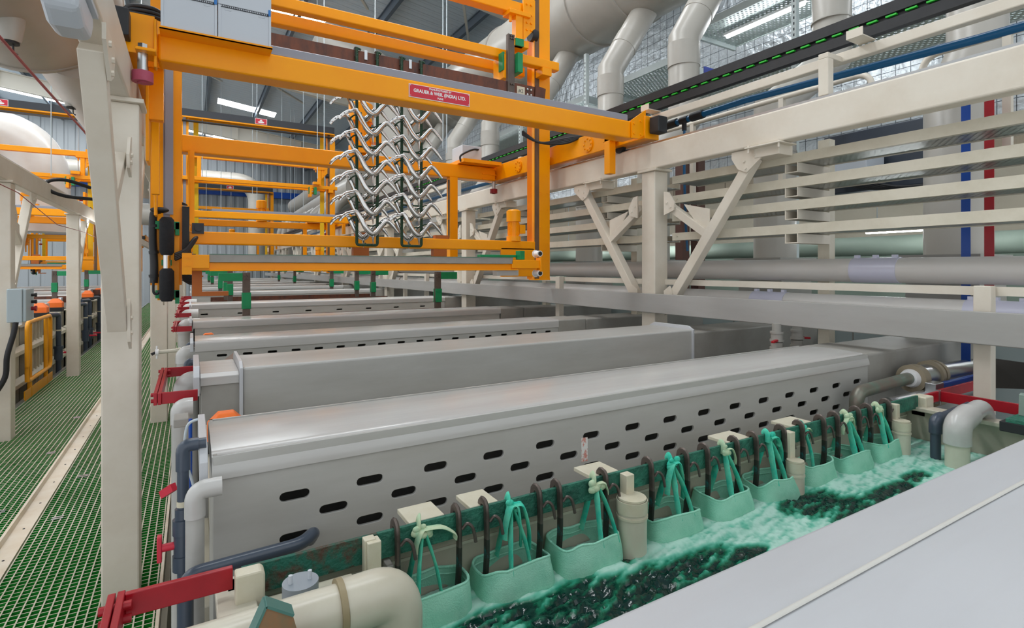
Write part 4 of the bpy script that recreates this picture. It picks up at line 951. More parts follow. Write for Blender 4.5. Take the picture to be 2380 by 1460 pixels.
# orange caps on the tank rims
def orange_cap(x, y, z, label, s=1.0, group='orange caps on the tank rims'):
    t = thing('probe_housing', (x, y, z), label, 'housing', group)
    w = 0.062 * s
    mb = MB(); vs = [(x + a * w, y + b * w * 0.8, z) for a, b in ((-1, -1), (1, -1), (1, 1), (-1, 1))] + [(x + a * w * 1.0, y + b * w * 0.8, z + 0.05 * s) for a, b in ((-1, -1), (1, -1), (1, 1), (-1, 1))] + [(x + a * w * 0.42, y + b * w * 0.4, z + 0.092 * s) for a, b in ((-1, -1), (1, -1), (1, 1), (-1, 1))]
    mb.add(vs, [(0, 1, 5, 4), (1, 2, 6, 5), (2, 3, 7, 6), (3, 0, 4, 7), (4, 5, 9, 8), (5, 6, 10, 9), (6, 7, 11, 10), (7, 4, 8, 11), (8, 9, 10, 11)])
    mb.build('cover', ocap, t, 0.004)
    MB().box(x - w * 1.02, x + w * 1.02, y - w * 0.82, y + w * 0.82, z - 0.045 * s, z).build('base', black, t, 0.003)
orange_cap(0.105, 2.18, 1.0, 'orange cap peeping over the left end of the slotted hood', 0.95)
orange_cap(2.86, 2.12, 0.985, 'orange cap peeping over the right end of the slotted hood, left one of two', 0.95)
orange_cap(3.03, 2.22, 0.965, 'smaller orange cap beside the other at the right end of the slotted hood', 0.8)
orange_cap(0.11, 4.75, 1.02, 'tiny sliver of orange cap above the third hood', 0.9)
tag(MB().prism([(0.10, 1.05), (0.20, 1.125), (0.30, 1.05), (0.275, 1.05), (0.20, 1.105), (0.125, 1.05)], 'y', 3.25, 3.40).build('bar_saddle', mat('brown_saddle', rgb(128, 106, 94), 0.5)), 'brown inverted V saddle in front of the slots of the third hood', 'saddle')
tag(MB().prism([(2.55, 1.03), (2.63, 1.09), (2.68, 1.075), (2.74, 1.03)], 'y', 3.28, 3.40).build('bar_saddle', MATS['brown_saddle']), 'brown saddle plate above the right end of the boxy hood', 'saddle')

# right end of the green bath
r = thing('steam_pipe', (3.3, 1.38, 0.6), 'stained steel pipe with an elbow and flanges at the right end of the bath', 'pipe')
stn = mat('stained_steel', rgb(128, 118, 108), 0.4, 0.5, col2=rgb(110, 142, 126), scale=10, amount=0.8)
MB().tube(bend([(2.755, 1.38, 0.62), (2.755, 1.38, 1.0), (3.28, 1.38, 1.015)], 0.06, 8), 0.031, 24).build('thin_pipe', stn, r)
MB().cyl((3.36, 1.38, 1.012), (4.1, 1.38, 0.985), 0.062, n=28).build('thick_pipe', steel, r)
mat('flange_beige', rgb(150, 138, 116), 0.5)
for x, w_, rr in ((3.30, 0.06, 0.072), (3.50, 0.03, 0.076), (3.545, 0.03, 0.076)): MB().cyl((x, 1.38, 1.012), (x + w_, 1.38, 1.011), rr, n=28).build('flange', MATS['flange_beige'], r)
MB().cyl((3.27, 1.38, 1.014), (3.302, 1.38, 1.013), 0.042, 0.05, n=24).build('seal_tape', white, r)
r = thing('steam_pipe', (3.3, 1.31, 0.8), 'second steel pipe half hidden below the stained steel pipe', 'pipe')
MB().cyl((2.9, 1.31, 0.945), (3.34, 1.31, 0.935), 0.029, n=20).cyl((3.42, 1.31, 0.93), (3.9, 1.31, 0.92), 0.05, n=24).build('pipe', steel, r)
MB().cyl((3.33, 1.31, 0.932), (3.42, 1.31, 0.93), 0.062, n=28).build('flange', MATS['flange_beige'], r)
r = thing('red_bus_bar', (3.6, 1.2, 0.94), 'red bus bar frame behind the right end of the bath', 'bar')
MB().box(3.02, 3.16, 1.2, 1.212, 0.945, 0.995).box(3.165, 4.25, 1.2, 1.212, 0.95, 1.0).build('bar', red, r, 0.002)
MB().box(3.165, 3.177, 0.55, 1.2, 0.945, 0.995).build('cross_bar', red, r, 0.002)
MB().box(3.158, 3.168, 1.195, 1.215, 0.93, 1.0).build('joint_strip', steel, r)
tag(MB().box(3.35, 4.3, 1.26, 1.285, 0.945, 1.0).build('blue_bus_bar', bluep, bevel=0.002), 'blue bar lying behind the red bus bar at right', 'bar')
tag(MB().box(3.26, 3.35, 1.25, 1.30, 0.95, 1.01).build('bar_clamp', steel, bevel=0.003), 'grey metal clamp joining the blue bar to the steel pipe', 'clamp')
r = thing('tilted_plate', (4.0, 1.15, 0.95), 'dark tilted steel plate bolted to the red bus bar', 'plate')
MB().add([(3.72, 1.19, 1.115), (4.02, 1.10, 1.07), (3.98, 1.10, 0.93), (3.72, 1.19, 0.95), (3.725, 1.196, 1.115), (4.025, 1.106, 1.07), (3.985, 1.106, 0.93), (3.725, 1.196, 0.95)], [(0, 1, 2, 3), (7, 6, 5, 4), (0, 4, 5, 1), (1, 5, 6, 2), (2, 6, 7, 3), (3, 7, 4, 0)]).build('plate', mat('black_plate', rgb(44, 36, 30), 0.25, 0.6), r)
g = MB()
for z in (0.97, 1.03): g.cyl((4.0, 1.09, z), (4.07, 1.07, z), 0.012, n=8)
g.build('bolts', steel, r)
r = thing('feed_pipe', (2.72, 1.04, 0.6), 'dark feed pipe elbow dipping into the right end of the bath', 'pipe')
MB().tube(bend([(2.72, 1.045, 0.6), (2.72, 1.045, 0.955), (3.1, 1.06, 0.962)], 0.03, 6), 0.019, 20).build('pipe', dpipe, r)
MB().tube(bend([(2.72, 1.045, 0.90), (2.72, 1.045, 0.955), (2.78, 1.047, 0.957)], 0.03, 6), 0.024, 20).build('elbow', dpipe, r)
r = thing('return_pipe', (2.68, 0.95, 0.6), 'fat grey return pipe elbow at the right end of the bath', 'pipe')
MB().cyl((2.68, 0.955, 0.6), (2.68, 0.955, 0.90), 0.041, n=28).build('pipe', cpipe, r)
MB().tube(bend([(2.68, 0.955, 0.885), (2.68, 0.955, 0.965), (2.80, 0.96, 0.985)], 0.06, 8), 0.047, 28).build('elbow', pp_top, r)
MB().tube(bend([(2.79, 0.96, 0.983), (2.96, 0.965, 1.0), (3.02, 0.97, 0.9)], 0.06, 8), 0.037, 24).build('spigot', pp_top, r)
r = thing('bar_holder', (2.85, 0.82, 0.94), 'black and verdigris V holder at the right edge of the bath', 'holder')
MB().box(2.80, 3.02, 0.74, 0.86, 0.945, 0.985).build('base_block', black, r, 0.003)
MB().box(2.80, 3.0, 0.78, 0.84, 0.985, 1.0).build('copper_bar', patina, r, 0.001)
MB().prism([(2.90, 1.0), (2.905, 1.085), (2.925, 1.09), (2.99, 1.03), (2.99, 1.0)], 'y', 0.79, 0.83).build('v_saddle', mat('saddle_verdigris', rgb(140, 156, 146), 0.5, 0.2, col2=rgb(112, 138, 128), scale=14), r, 0.002)
for x, w in ((3.2, 'left'), (3.42, 'right')):
    t = thing('ball_valve', (x, 2.08, 1.08), '%s grey valve with a red handle hanging below the channel tray' % w, 'valve', 'valves below the channel tray')
    g = MB()
    for a, b, rr in ((1.25, 1.20, 0.028), (1.20, 1.185, 0.04), (1.185, 1.15, 0.036), (1.15, 1.135, 0.042), (1.13, 1.10, 0.036), (1.10, 1.085, 0.042), (1.085, 1.06, 0.03)): g.cyl((x, 2.08, a), (x, 2.08, b), rr, n=24)
    g.build('body', pp_dk, t)
    s = -1 if w == 'left' else 1
    MB().bar((x + s * 0.03, 2.06, 1.145), (x + s * 0.09, 2.05, 1.14), 0.02, 0.014).build('handle', red, t, 0.003)

# flight bars parked in the tanks: brown hangers with green plastic arms
def flight_bar(y, label, zt=1.56, z0=1.0):
    t = thing('flight_bar', (1.5, y, z0), label, 'flight bar', 'flight bars parked in the tanks')
    MB().box(0.25, 2.75, y - 0.006, y + 0.006, z0 + 0.02, z0 + 0.13).build('cross_bar', copper, t)
    for x, s in ((0.465, -1), (2.51, 1)):
        h = MB().box(x - 0.034, x + 0.034, y - 0.03, y - 0.016, z0 - 0.4, zt).box(x - 0.034, x + 0.034, y + 0.006, y + 0.02, z0 - 0.4, zt)
        for dx in (-0.015, 0.015):
            for z in (zt - 0.025, zt - 0.06): h.bolt((x + dx, y - 0.03, z), (0, -1, 0), 0.012, 0.012)
        h.build('hanger', brownst, t, 0.002)
        g = MB().box(x + s * 0.034, x + s * 0.245, y - 0.028, y + 0.018, zt - 0.085, zt - 0.005) if s < 0 else MB().box(x + 0.034, x + 0.245, y - 0.028, y + 0.018, zt - 0.085, zt - 0.005)
        if s < 0: g = MB().box(x - 0.245, x - 0.034, y - 0.028, y + 0.018, zt - 0.085, zt - 0.005)
        for dx in (0.07, 0.21): g.cyl((x + s * dx, y - 0.03, zt - 0.03), (x + s * dx, y - 0.027, zt - 0.03), 0.008, n=10)
        g.build('guide_arm', green, t, 0.002)
        g = MB().box(x - 0.04, x + 0.04, y - 0.042, y - 0.03, zt - 0.36, zt - 0.20).box(x - 0.04, x + 0.04, y + 0.02, y + 0.032, zt - 0.36, zt - 0.20)
        for dx in (-0.022, 0.022):
            for z in (zt - 0.23, zt - 0.33): g.bolt((x + dx, y - 0.042, z), (0, -1, 0), 0.007, 0.004)
        g.build('guide_block', green, t, 0.003)
    return t
fb = flight_bar(5.95, 'nearest parked flight bar with two green-armed hanger posts')
for y, w in ((8.6, 'second parked flight bar, its hangers just beyond the nearest'), (9.6, 'third parked flight bar among the far hoods'), (11.6, 'fourth parked flight bar among the far hoods'), (16.3, 'fifth parked flight bar, tiny in the distance'), (19.5, 'sixth parked flight bar, tiniest in the distance')):
    copy_tree(fb, (0, y - 5.95, 0.02), w)

# ================================================================ TRAVELLING HOIST GANTRY
def motor(mb, x, y, z, s=1.0, up=1):
    mb.cyl((x, y, z), (x, y, z + 0.05 * s), 0.075 * s, n=20)
    mb.cyl((x, y, z + 0.05 * s), (x, y, z + 0.20 * s), 0.055 * s, n=20)
    for k in range(14):
        a = 2 * math.pi * k / 14
        mb.bar((x + 0.055 * s * math.cos(a), y + 0.055 * s * math.sin(a), z + 0.06 * s), (x + 0.055 * s * math.cos(a), y + 0.055 * s * math.sin(a), z + 0.19 * s), 0.006 * s, 0.016 * s, up=(math.cos(a), math.sin(a), 0))
    mb.cyl((x, y, z + 0.20 * s), (x, y, z + 0.31 * s), 0.074 * s, n=24).tube([(x, y, z + 0.31 * s), (x, y, z + 0.325 * s)], [0.074 * s, 0.05 * s], 24)
    mb.box(x + 0.05 * s, x + 0.12 * s, y - 0.04 * s, y + 0.04 * s, z + 0.08 * s, z + 0.17 * s)
def gantry(label):
    t = thing('hoist_gantry', (1.5, 4.5, 1.49), label, 'hoist', 'orange travelling hoists')
    # long beams
    MB().box(-0.15, 3.10, 3.25, 3.40, 2.655, 2.795).build('front_beam', orange, t, 0.014, 3)
    MB().box(-0.10, 3.16, 5.70, 5.85, 2.655, 2.815).build('rear_beam', orange, t, 0.014, 3)
    MB().prism([(3.262, 2.796), (3.262, 2.842), (3.268, 2.846), (3.33, 2.846), (3.33, 2.84), (3.27, 2.838), (3.27, 2.796)], 'x', 0.36, 3.03).build('cable_gutter', gutter_m, t)
    # end carriages and their wheels
    for x0, x1, s in ((-0.385, -0.225, 1), (3.18, 3.34, -1)):
        mb = MB().box(x0, x1, 3.22, 5.92, 2.665, 2.85)
        xi = x1 if s > 0 else x0
        for y in (3.95, 5.2):
            mb.cyl((xi, y, 2.755), (xi + s * 0.012, y, 2.755), 0.07, n=24)
            for k in range(8):
                a = math.pi / 4 * k; mb.bolt((xi + s * 0.012, y + 0.052 * math.cos(a), 2.755 + 0.052 * math.sin(a)), (s, 0, 0), 0.009, 0.01)
        mb.build('end_carriage', orange, t, 0.008)
        for y in (3.55, 4.62): MB().box(xi + s * 0.02, xi + s * 0.09, y, y + 0.07, 2.42, 2.74).box(xi, xi + s * 0.09, y - 0.02, y + 0.09, 2.70, 2.76).build('safety_claw', orange, t, 0.004)
        mb = MB()
        for y in (3.6,): mb.cyl(((x0 + x1) / 2 - 0.02, y, 2.665), ((x0 + x1) / 2 + 0.02, y, 2.665), 0.05, n=20)
        mb.build('wheel', black, t)
        for y in ((3.2, 5.75) if s > 0 else (5.75,)):
            xw = xi + s * 0.005
            w = MB().cyl((xw + s * 0.012, y, 2.515), (xw + s * 0.012, y, 2.565), 0.045, n=28).cyl((xw + s * 0.012, y, 2.509), (xw + s * 0.012, y, 2.571), 0.022, n=16)
            w.build('guide_wheel', pinkw if y < 4 else redw, t, 0.004)
            MB().cyl((xw + s * 0.012, y, 2.571), (xw + s * 0.012, y, 2.66), 0.022, n=16).bolt((xw + s * 0.012, y, 2.672), (0, 0, 1), 0.022, 0.03, 0).build('wheel_shaft', steel, t)
        if s > 0: MB().box(xi - 0.01, xi + s * 0.075, 3.14, 3.30, 2.655, 2.67).box(xi + s * 0.062, xi + s * 0.075, 3.20, 3.262, 2.60, 2.84).build('wheel_bracket', orange, t, 0.004)
        xb = (x0 + x1) / 2
        MB().box(xb - 0.05, xb + 0.05, 3.10, 3.20, 2.70, 2.83).build('buffer', black, t, 0.006, 2)
    mb = MB().prism([(-0.34, 2.66), (-0.16, 2.66), (-0.16, 2.855), (-0.34, 2.855)], 'y', 3.215, 3.235)
    mb.bolt((-0.30, 3.215, 2.80), (0, -1, 0), 0.013, 0.02)
    mb.build('end_plate', orange, t)
    mb = MB().prism([(3.05, 2.655), (3.12, 2.655), (3.20, 2.70), (3.20, 2.90), (3.14, 2.86), (3.05, 2.80)], 'y', 3.23, 3.245)
    for x, z in ((3.07, 2.69), (3.07, 2.77), (3.14, 2.69), (3.14, 2.80)): mb.bolt((x, 3.23, z), (0, -1, 0), 0.010, 0.01)
    mb.build('end_plate', orange, t)
    for y in (5.78,):
        mb = MB()
        for k in range(3): mb.prism([(y - 0.09, 2.665 + 0.06 * k), (y - 0.01, 2.665 + 0.06 * k), (y - 0.01, 2.675 + 0.06 * k), (y - 0.09, 2.675 + 0.06 * k)], 'x', 2.98, 3.17)
        mb.build('end_gusset', orange, t)
    # columns with their lift guides
    for xa, xb, s in ((-0.248, -0.062, -1), (2.935, 3.125, 1)):
        mb = MB()
        g0, g1 = (xa + 0.075, xa + 0.115) if s < 0 else (xa + 0.006, xa + 0.062)
        mb.box(xa, g0, 4.50, 4.63, 1.495, 5.0).box(g1, xb, 4.50, 4.63, 1.495, 5.0).box(xa, xb, 4.54, 4.63, 1.495, 5.0).box(xa, xb, 4.495, 4.60, 1.482, 1.497)
        if s > 0:
            for z in [1.51 + 0.17 * k for k in range(7)]:
                for x in (xa + 0.075, xa + 0.16): mb.bolt((x, 4.50, z), (0, -1, 0), 0.006, 0.005)
        mb.build('column', orange, t)
        MB().box(g0, g1, 4.502, 4.538, 1.50, 5.0).build('guide_channel', rust_ch if s > 0 else gutter_m, t)
        if s < 0: MB().box(xa + 0.087, xa + 0.135, 4.485, 4.50, 1.98, 5.0).build('lift_belt', gutter_m, t)
    # fixed cross frame at the top and the black cable trough
    MB().box(-0.06, 2.94, 4.52, 4.60, 4.93, 5.03).build('top_beam', orange, t, 0.006)
    MB().box(-0.2, 3.08, 4.36, 4.38, 4.98, 5.14).box(-0.2, 3.08, 4.36, 4.5, 4.88, 4.90).build('cable_trough', trough_m, t)
    MB().box(-0.2, 3.08, 4.33, 4.37, 4.945, 4.975).build('trough_lip', orange, t, 0.004)
    b = MB().box(1.28, 1.52, 4.352, 4.36, 5.0, 5.12).build('badge', signred, t)
    MB().box(1.27, 1.53, 4.354, 4.36, 4.992, 5.128).build('badge_rim', white, b)
    MB().ball((1.40, 4.351, 5.04), 0.07, 16, 6, (1, 0.02, 0.32)).prism([(1.365, 5.07), (1.435, 5.07), (1.40, 5.108)], 'y', 4.349, 4.352).build('emblem', white, b)
    # lifting carriage: upper frame in front of and behind the columns
    up = t
    MB().box(-0.30, 3.16, 4.38, 4.47, 3.575, 3.66).build('lift_beam', orange, up, 0.01, 3)
    MB().box(-0.02, 2.93, 4.66, 4.75, 3.56, 3.655).build('lift_beam', orange, up, 0.01, 3)
    MB().box(-0.06, 2.95, 4.50, 4.62, 4.10, 4.215).build('cross_beam', orange, up, 0.01, 3)
    mb = MB().box(2.70, 2.78, 4.46, 4.54, 3.66, 4.10).box(2.62, 2.86, 4.44, 4.58, 4.06, 4.10)
    mb.box(0.1, 0.18, 4.46, 4.54, 3.66, 4.10).bar((2.50, 4.45, 3.42), (2.70, 4.45, 3.56), 0.07, 0.05).box(2.47, 2.53, 4.30, 4.5, 3.36, 3.58)
    for x in (2.66, 2.82): mb.cyl((x, 4.50, 4.00), (x, 4.50, 4.07), 0.016, n=8)
    mb.build('hanger_frame', orange, up, 0.004)
    mb = MB().prism([(2.79, 3.83), (2.93, 3.98), (2.93, 4.26), (2.79, 4.26)], 'y', 4.47, 4.49).box(2.56, 2.72, 4.26, 4.40, 3.665, 3.73)
    for x in (2.83, 2.88):
        for z in (3.95, 4.02, 4.10, 4.2): mb.bolt((x, 4.47, z), (0, -1, 0), 0.012, 0.014)
    mb.build('guide_bracket', orange, up, 0.003)
    MB().cyl((2.90, 4.52, 3.93), (2.97, 4.52, 3.93), 0.06, n=20).build('guide_roller', black, up)
    MB().box(2.95, 3.06, 4.37, 4.50, 3.50, 3.575).build('guide_shoe', orange, up, 0.004)
    for x0_, z0_ in ((2.46, 3.43),):
        MB().box(x0_ - 0.0, x0_ + 0.02, 4.30, 4.38, z0_, z0_ + 0.17).build('green_guide', green, up, 0.003)
        MB().box(x0_ + 0.115, x0_ + 0.17, 4.22, 4.38, z0_ - 0.02, z0_ + 0.16).build('green_guide', green, up, 0.003)
    # lower beam with its motor, drip tray and rollers
    MB().box(-0.062, 2.945, 4.49, 4.59, 1.775, 1.868).build('lower_beam', orange, t, 0.01, 3)
    mb = MB(); motor(mb, 2.72, 4.54, 1.868, 0.95); mb.build('lift_motor', orange, t)
    MB().box(2.56, 2.66, 5.70, 5.80, 1.62, 2.66).build('drop_post', orange, t, 0.006)
    MB().tube([(2.545, 5.7, 2.62), (2.545, 5.7, 1.95), (2.50, 5.65, 1.86)], 0.008, 10).build('post_cable', black, t)
    mb = MB(); motor(mb, 1.55, 5.76, 2.815, 1.7); mb.build('travel_motor', orange, t)
    MB().box(0.10, 2.45, 4.10, 4.38, 1.642, 1.648).box(0.10, 2.45, 4.10, 4.106, 1.642, 1.692).box(0.10, 2.45, 4.374, 4.38, 1.642, 1.692).build('drip_tray', mat('tray_grey', rgb(158, 154, 148), 0.45, col2=rgb(126, 122, 114), scale=6) if 'tray_grey' not in MATS else MATS['tray_grey'], t)
    MB().box(0.10, 2.45, 4.098, 4.108, 1.692, 1.697).build('tray_edge', MATS.get('tray_edge') or mat('tray_edge', rgb(70, 120, 100), 0.5, col2=rgb(150, 150, 140), scale=6, amount=0.9), t)
    MB().box(-0.02, 2.72, 4.12, 4.20, 1.585, 1.64).box(-0.05, 0.10, 4.09, 4.40, 1.60, 1.69).box(0.1, 2.5, 4.09, 4.11, 1.582, 1.592).build('tray_carrier', orange, t, 0.004)
    mb = MB().box(-0.055, 0.0, 4.085, 4.095, 1.56, 1.70)
    for x in (-0.04, -0.012):
        for z in (1.62, 1.67): mb.bolt((x, 4.085, z), (0, -1, 0), 0.009, 0.006)
    mb.build('tray_end_plate', orange, t)
    MB().box(0.0, 0.06, 4.25, 4.30, 1.44, 1.60).box(0.0, 0.22, 4.25, 4.30, 1.41, 1.44).build('tray_hook', mat('dull_orange', rgb(176, 92, 16), 0.5) if 'dull_orange' not in MATS else MATS['dull_orange'], t)
    MB().box(2.55, 2.93, 4.49, 4.51, 1.52, 1.80).build('side_plate', orange, t, 0.004)
    MB().box(2.44, 2.74, 4.10, 4.16, 1.60, 1.675).box(2.735, 2.75, 4.085, 4.17, 1.57, 1.70).build('tray_arm', orange, t, 0.003)
    for z in (1.735, 1.555):
        MB().cyl((2.74, 4.17, z), (2.74, 4.10, z), 0.028, n=20).cyl((2.74, 4.175, z), (2.74, 4.18, z), 0.036, n=20).build('tray_roller', white, t)
        MB().cyl((2.74, 4.095, z), (2.74, 4.10, z), 0.02, n=16).build('roller_hub', black, t)
    MB().box(2.18, 2.55, 4.2, 4.27, 1.70, 1.722).box(2.55, 2.60, 4.14, 4.22, 1.68, 1.76).build('green_guide', green, t, 0.003)
    MB().box(2.30, 2.52, 4.12, 4.2, 1.535, 1.585).build('tray_foot', tray_m, t)
    for x in (1.15, 1.86):
        MB().box(x, x + 0.13, 4.50, 4.56, 1.70, 1.775).build('bearing_block', MATS['dull_orange'], t)
        MB().box(x + 0.02, x + 0.15, 4.50, 4.56, 1.868, 1.90).build('bearing_block', MATS['dull_orange'], t)
    # left-hand column: padded bumpers, bracket plates, cable bundle
    mb = MB()
    for z0, z1 in ((1.69, 1.95), (1.375, 1.60)):
        x, y = -0.147, 4.36
        mb.tube([(x, y, z0), (x, y, z0 + 0.02), (x, y, (z0 + z1) / 2), (x, y, z1 - 0.02), (x, y, z1)], [0.03, 0.043, 0.044, 0.043, 0.028], 20)
    mb.build('foam_bumper', foam_m, t)
    MB().cyl((-0.147, 4.36, 1.58), (-0.147, 4.36, 1.72), 0.022, n=16).build('bumper_tube', chrome, t)
    mb = MB()
    for z in (1.87, 1.395): mb.box(-0.215, -0.075, 4.40, 4.43, z, z + 0.055).box(-0.10, -0.075, 4.40, 4.46, z - 0.04, z + 0.05)
    mb.box(-0.18, -0.12, 4.40, 4.43, 1.62, 1.66)
    mb.build('green_bracket', green, t, 0.002)
    MB().box(-0.205, -0.075, 4.43, 4.46, 1.38, 1.93).build('bumper_arm', orange, t, 0.003)
    mb = MB().tube(smooth_path([(-0.19, 4.42, 2.0), (-0.225, 4.42, 1.97), (-0.23, 4.42, 1.8), (-0.222, 4.42, 1.62), (-0.225, 4.42, 1.5)], 5), 0.024, 12)
    mb.tube(smooth_path([(-0.225, 4.40, 1.52), (-0.225, 4.40, 1.44), (-0.205, 4.40, 1.425), (-0.19, 4.40, 1.45)], 5), 0.008, 8)
    for z in (1.9, 1.72, 1.56): mb.cyl((-0.226, 4.42, z), (-0.224, 4.42, z - 0.02), 0.029, n=12)
    mb.ball((-0.19, 4.40, 2.0), 0.035, 12, 8, (1.6, 1, 0.6))
    mb.build('cable_bundle', black, t)
    MB().box(-0.06, -0.015, 4.47, 4.50, 1.68, 2.04).build('energy_chain', black, t)
    mb = MB()
    for k in range(4): mb.tube(smooth_path([(-0.10, 4.36, 1.66 + k * 0.012), (-0.04, 4.38, 1.70 + k * 0.01), (0.01, 4.40, 1.78 + k * 0.008), (0.03, 4.44, 1.82)], 5), 0.011, 8)
    for k in range(6): mb.tube(smooth_path([(-0.055, 4.5, 1.58 - k * 0.012), (-0.01, 4.47, 1.55 - k * 0.012), (0.03, 4.45, 1.52 - k * 0.006), (0.0, 4.44, 1.49)], 4), 0.008, 6)
    mb.build('loose_cables', black, t)
    MB().box(0.0, 0.075, 4.47, 4.49, 1.85, 1.925).cyl((0.04, 4.47, 1.888), (0.04, 4.455, 1.888), 0.022, n=16).build('sensor_box', trough_m, t)
    MB().tube(smooth_path([(-0.02, 5.6, 2.66), (-0.03, 5.6, 2.5), (-0.022, 5.6, 2.3), (-0.03, 5.6, 2.05)], 5), 0.007, 8).box(-0.03, 0.02, 5.62, 5.67, 2.0, 2.66, 0).build('wire_post', orange, t)
    # lift frame bar behind, seen under the front beam at left
    MB().box(-0.215, -0.20, 3.5, 3.66, 2.18, 2.67).box(-0.215, -0.2, 4.25, 4.42, 1.95, 2.67).box(-0.21, -0.17, 3.9, 3.96, 2.05, 2.67).build('side_plate', orange, t, 0.004)
    mb = MB()
    for z in (2.52, 2.60): mb.cyl((-0.21, 3.80, z), (-0.165, 3.74, z), 0.018, n=12)
    mb.build('limit_switch', black, t)
    # curved cable loops over the left carriage and right carriage
    mb = MB(); mb2 = mb
    for k in range(3): mb.tube(smooth_path([(-0.30 + 0.01 * k, 3.30, 2.88), (-0.26, 3.32, 2.93 - 0.018 * k), (-0.16, 3.34, 2.94 - 0.02 * k), (-0.08, 3.4, 2.90)], 6), 0.011, 10)
    mb.build('cable_loop', black, t); mb = MB()
    for k in range(4): mb.tube(smooth_path([(2.86, 4.6, 2.98 - 0.01 * k), (2.98, 4.45, 2.85), (3.12, 4.2, 2.86 - 0.015 * k), (3.25, 4.0, 2.87 + 0.01 * k), (3.30, 3.9, 2.9)], 6), 0.012, 8)
    mb.build('cable_loop', black, t)
    MB().box(2.70, 2.95, 5.66, 5.95, 2.86, 3.04).build('switch_box', boxgrey, t, 0.006)
    MB().box(2.66, 3.16, 5.55, 5.98, 2.82, 2.86).build('switch_box_shelf', orange, t)
    MB().tube(smooth_path([(2.90, 5.65, 3.0), (2.80, 5.62, 2.98), (2.66, 5.62, 2.90), (2.66, 5.62, 2.83)], 6), 0.012, 8).build('switch_cable', black, t)
    return t
g1 = gantry('large near orange hoist gantry spanning the tanks and carrying the chrome parts')
g2 = copy_tree(g1, (0, 9.55, 0), 'second orange hoist gantry, with the black trough and red badge on top')
g3 = copy_tree(g1, (0, 21.5, 0), 'third orange hoist gantry, small at the far end of the line')
g4 = copy_tree(g1, (-4.83, 10.7, 0), 'orange hoist gantry of the neighbouring line with a black trough at the left edge')
g5 = copy_tree(g1, (-4.83, 21.5, 0), 'far orange hoist gantry of the neighbouring line, behind the other one')
for gg, d in ((g2, (0, 9.55)), (g3, (0, 21.5)), (g4, (-4.83, 10.7)), (g5, (-4.83, 21.5))):
    for x in (0.03, 2.80):
        MB().box(x + d[0], x + 0.10 + d[0], 4.70 + d[1], 4.706 + d[1], 1.62, 4.95).build('lift_strap', belt_m, gg)
# fittings only the near gantry has: maker's plate and the two trunking boxes on their shelf
pl = MB().box(1.175, 1.60, 3.243, 3.2495, 2.683, 2.768).build('maker_plate', white, g1)
MB().box(1.179, 1.596, 3.2415, 3.2435, 2.687, 2.764).build('plate_face', signred, pl)
def ptext(body, x, z, size, sx=1.0, bold=0.0005):
    o = text(body, (x, 3.2408, z), size, white, 'lettering', pl, bold=bold, sx=sx)
ptext('MANUFACTURED BY', 1.3875, 2.7525, 0.0165)
ptext('GRAUER & WEIL (INDIA) LTD.', 1.3875, 2.7275, 0.0300, 0.92, 0.0009)
ptext('PUNE', 1.3875, 2.700, 0.0165)
mb = MB()
for x in (1.185, 1.59):
    for z in (2.693, 2.758): mb.cyl((x, 3.2415, z), (x, 3.2395, z), 0.0028, n=8)
mb.build('plate_screw', steel, pl)
MB().box(-0.137, 0.372, 3.14, 3.25, 2.776, 2.782).box(-0.137, 0.372, 3.14, 3.144, 2.776, 2.79).build('box_shelf', orange, g1)
for xa, xb, w in ((-0.132, 0.112, 'left'), (0.116, 0.366, 'right')):
    b = thing('trunking_box', ((xa + xb) / 2, 3.20, 2.782), '%s pale grey plastic box with a perforated strip and blue latches on the gantry shelf' % w, 'box', 'grey boxes on the gantry shelf')
    mb = MB().box(xa, xb, 3.150, 3.245, 2.782, 2.975)
    mb.build('body', boxgrey, b, 0.004)
    fr = MB().box(xa, xa + 0.012, 3.146, 3.151, 2.782, 2.96).box(xb - 0.012, xb, 3.146, 3.151, 2.782, 2.96).box(xa, xb, 3.147, 3.151, 2.782, 2.79)
    fr.build('edge_moulding', boxgrey, b, 0.001)
    MB().box(xa - 0.001, xb + 0.001, 3.145, 3.247, 2.962, 3.05).build('lid', boxgrey, b, 0.004)
    MB().box(xa + 0.008, xb - 0.012, 3.1465, 3.1505, 2.950, 2.962).build('perforated_strip', trough_m, b)
    mb = MB()
    for k in range(26): mb.box(xa + 0.012 + k * (xb - xa - 0.03) / 26, xa + 0.012 + (k + 0.55) * (xb - xa - 0.03) / 26, 3.1455, 3.1475, 2.953, 2.959)
    mb.build('strip_teeth', boxgrey, b)
    MB().box(xb - 0.014, xb - 0.002, 3.140, 3.147, 2.952, 2.985).build('latch', mat('latch_blue', rgb(38, 116, 190), 0.35) if 'latch_blue' not in MATS else MATS['latch_blue'], b, 0.002)
    for xk in (xa + 0.03, xb - 0.06): MB().tube(bend([(xk, 3.149, 2.945), (xk, 3.149, 2.937), (xk + 0.03, 3.149, 2.937), (xk + 0.03, 3.149, 2.945)], 0.005, 4), 0.0012, 6).build('grip_recess', boxgrey, b)

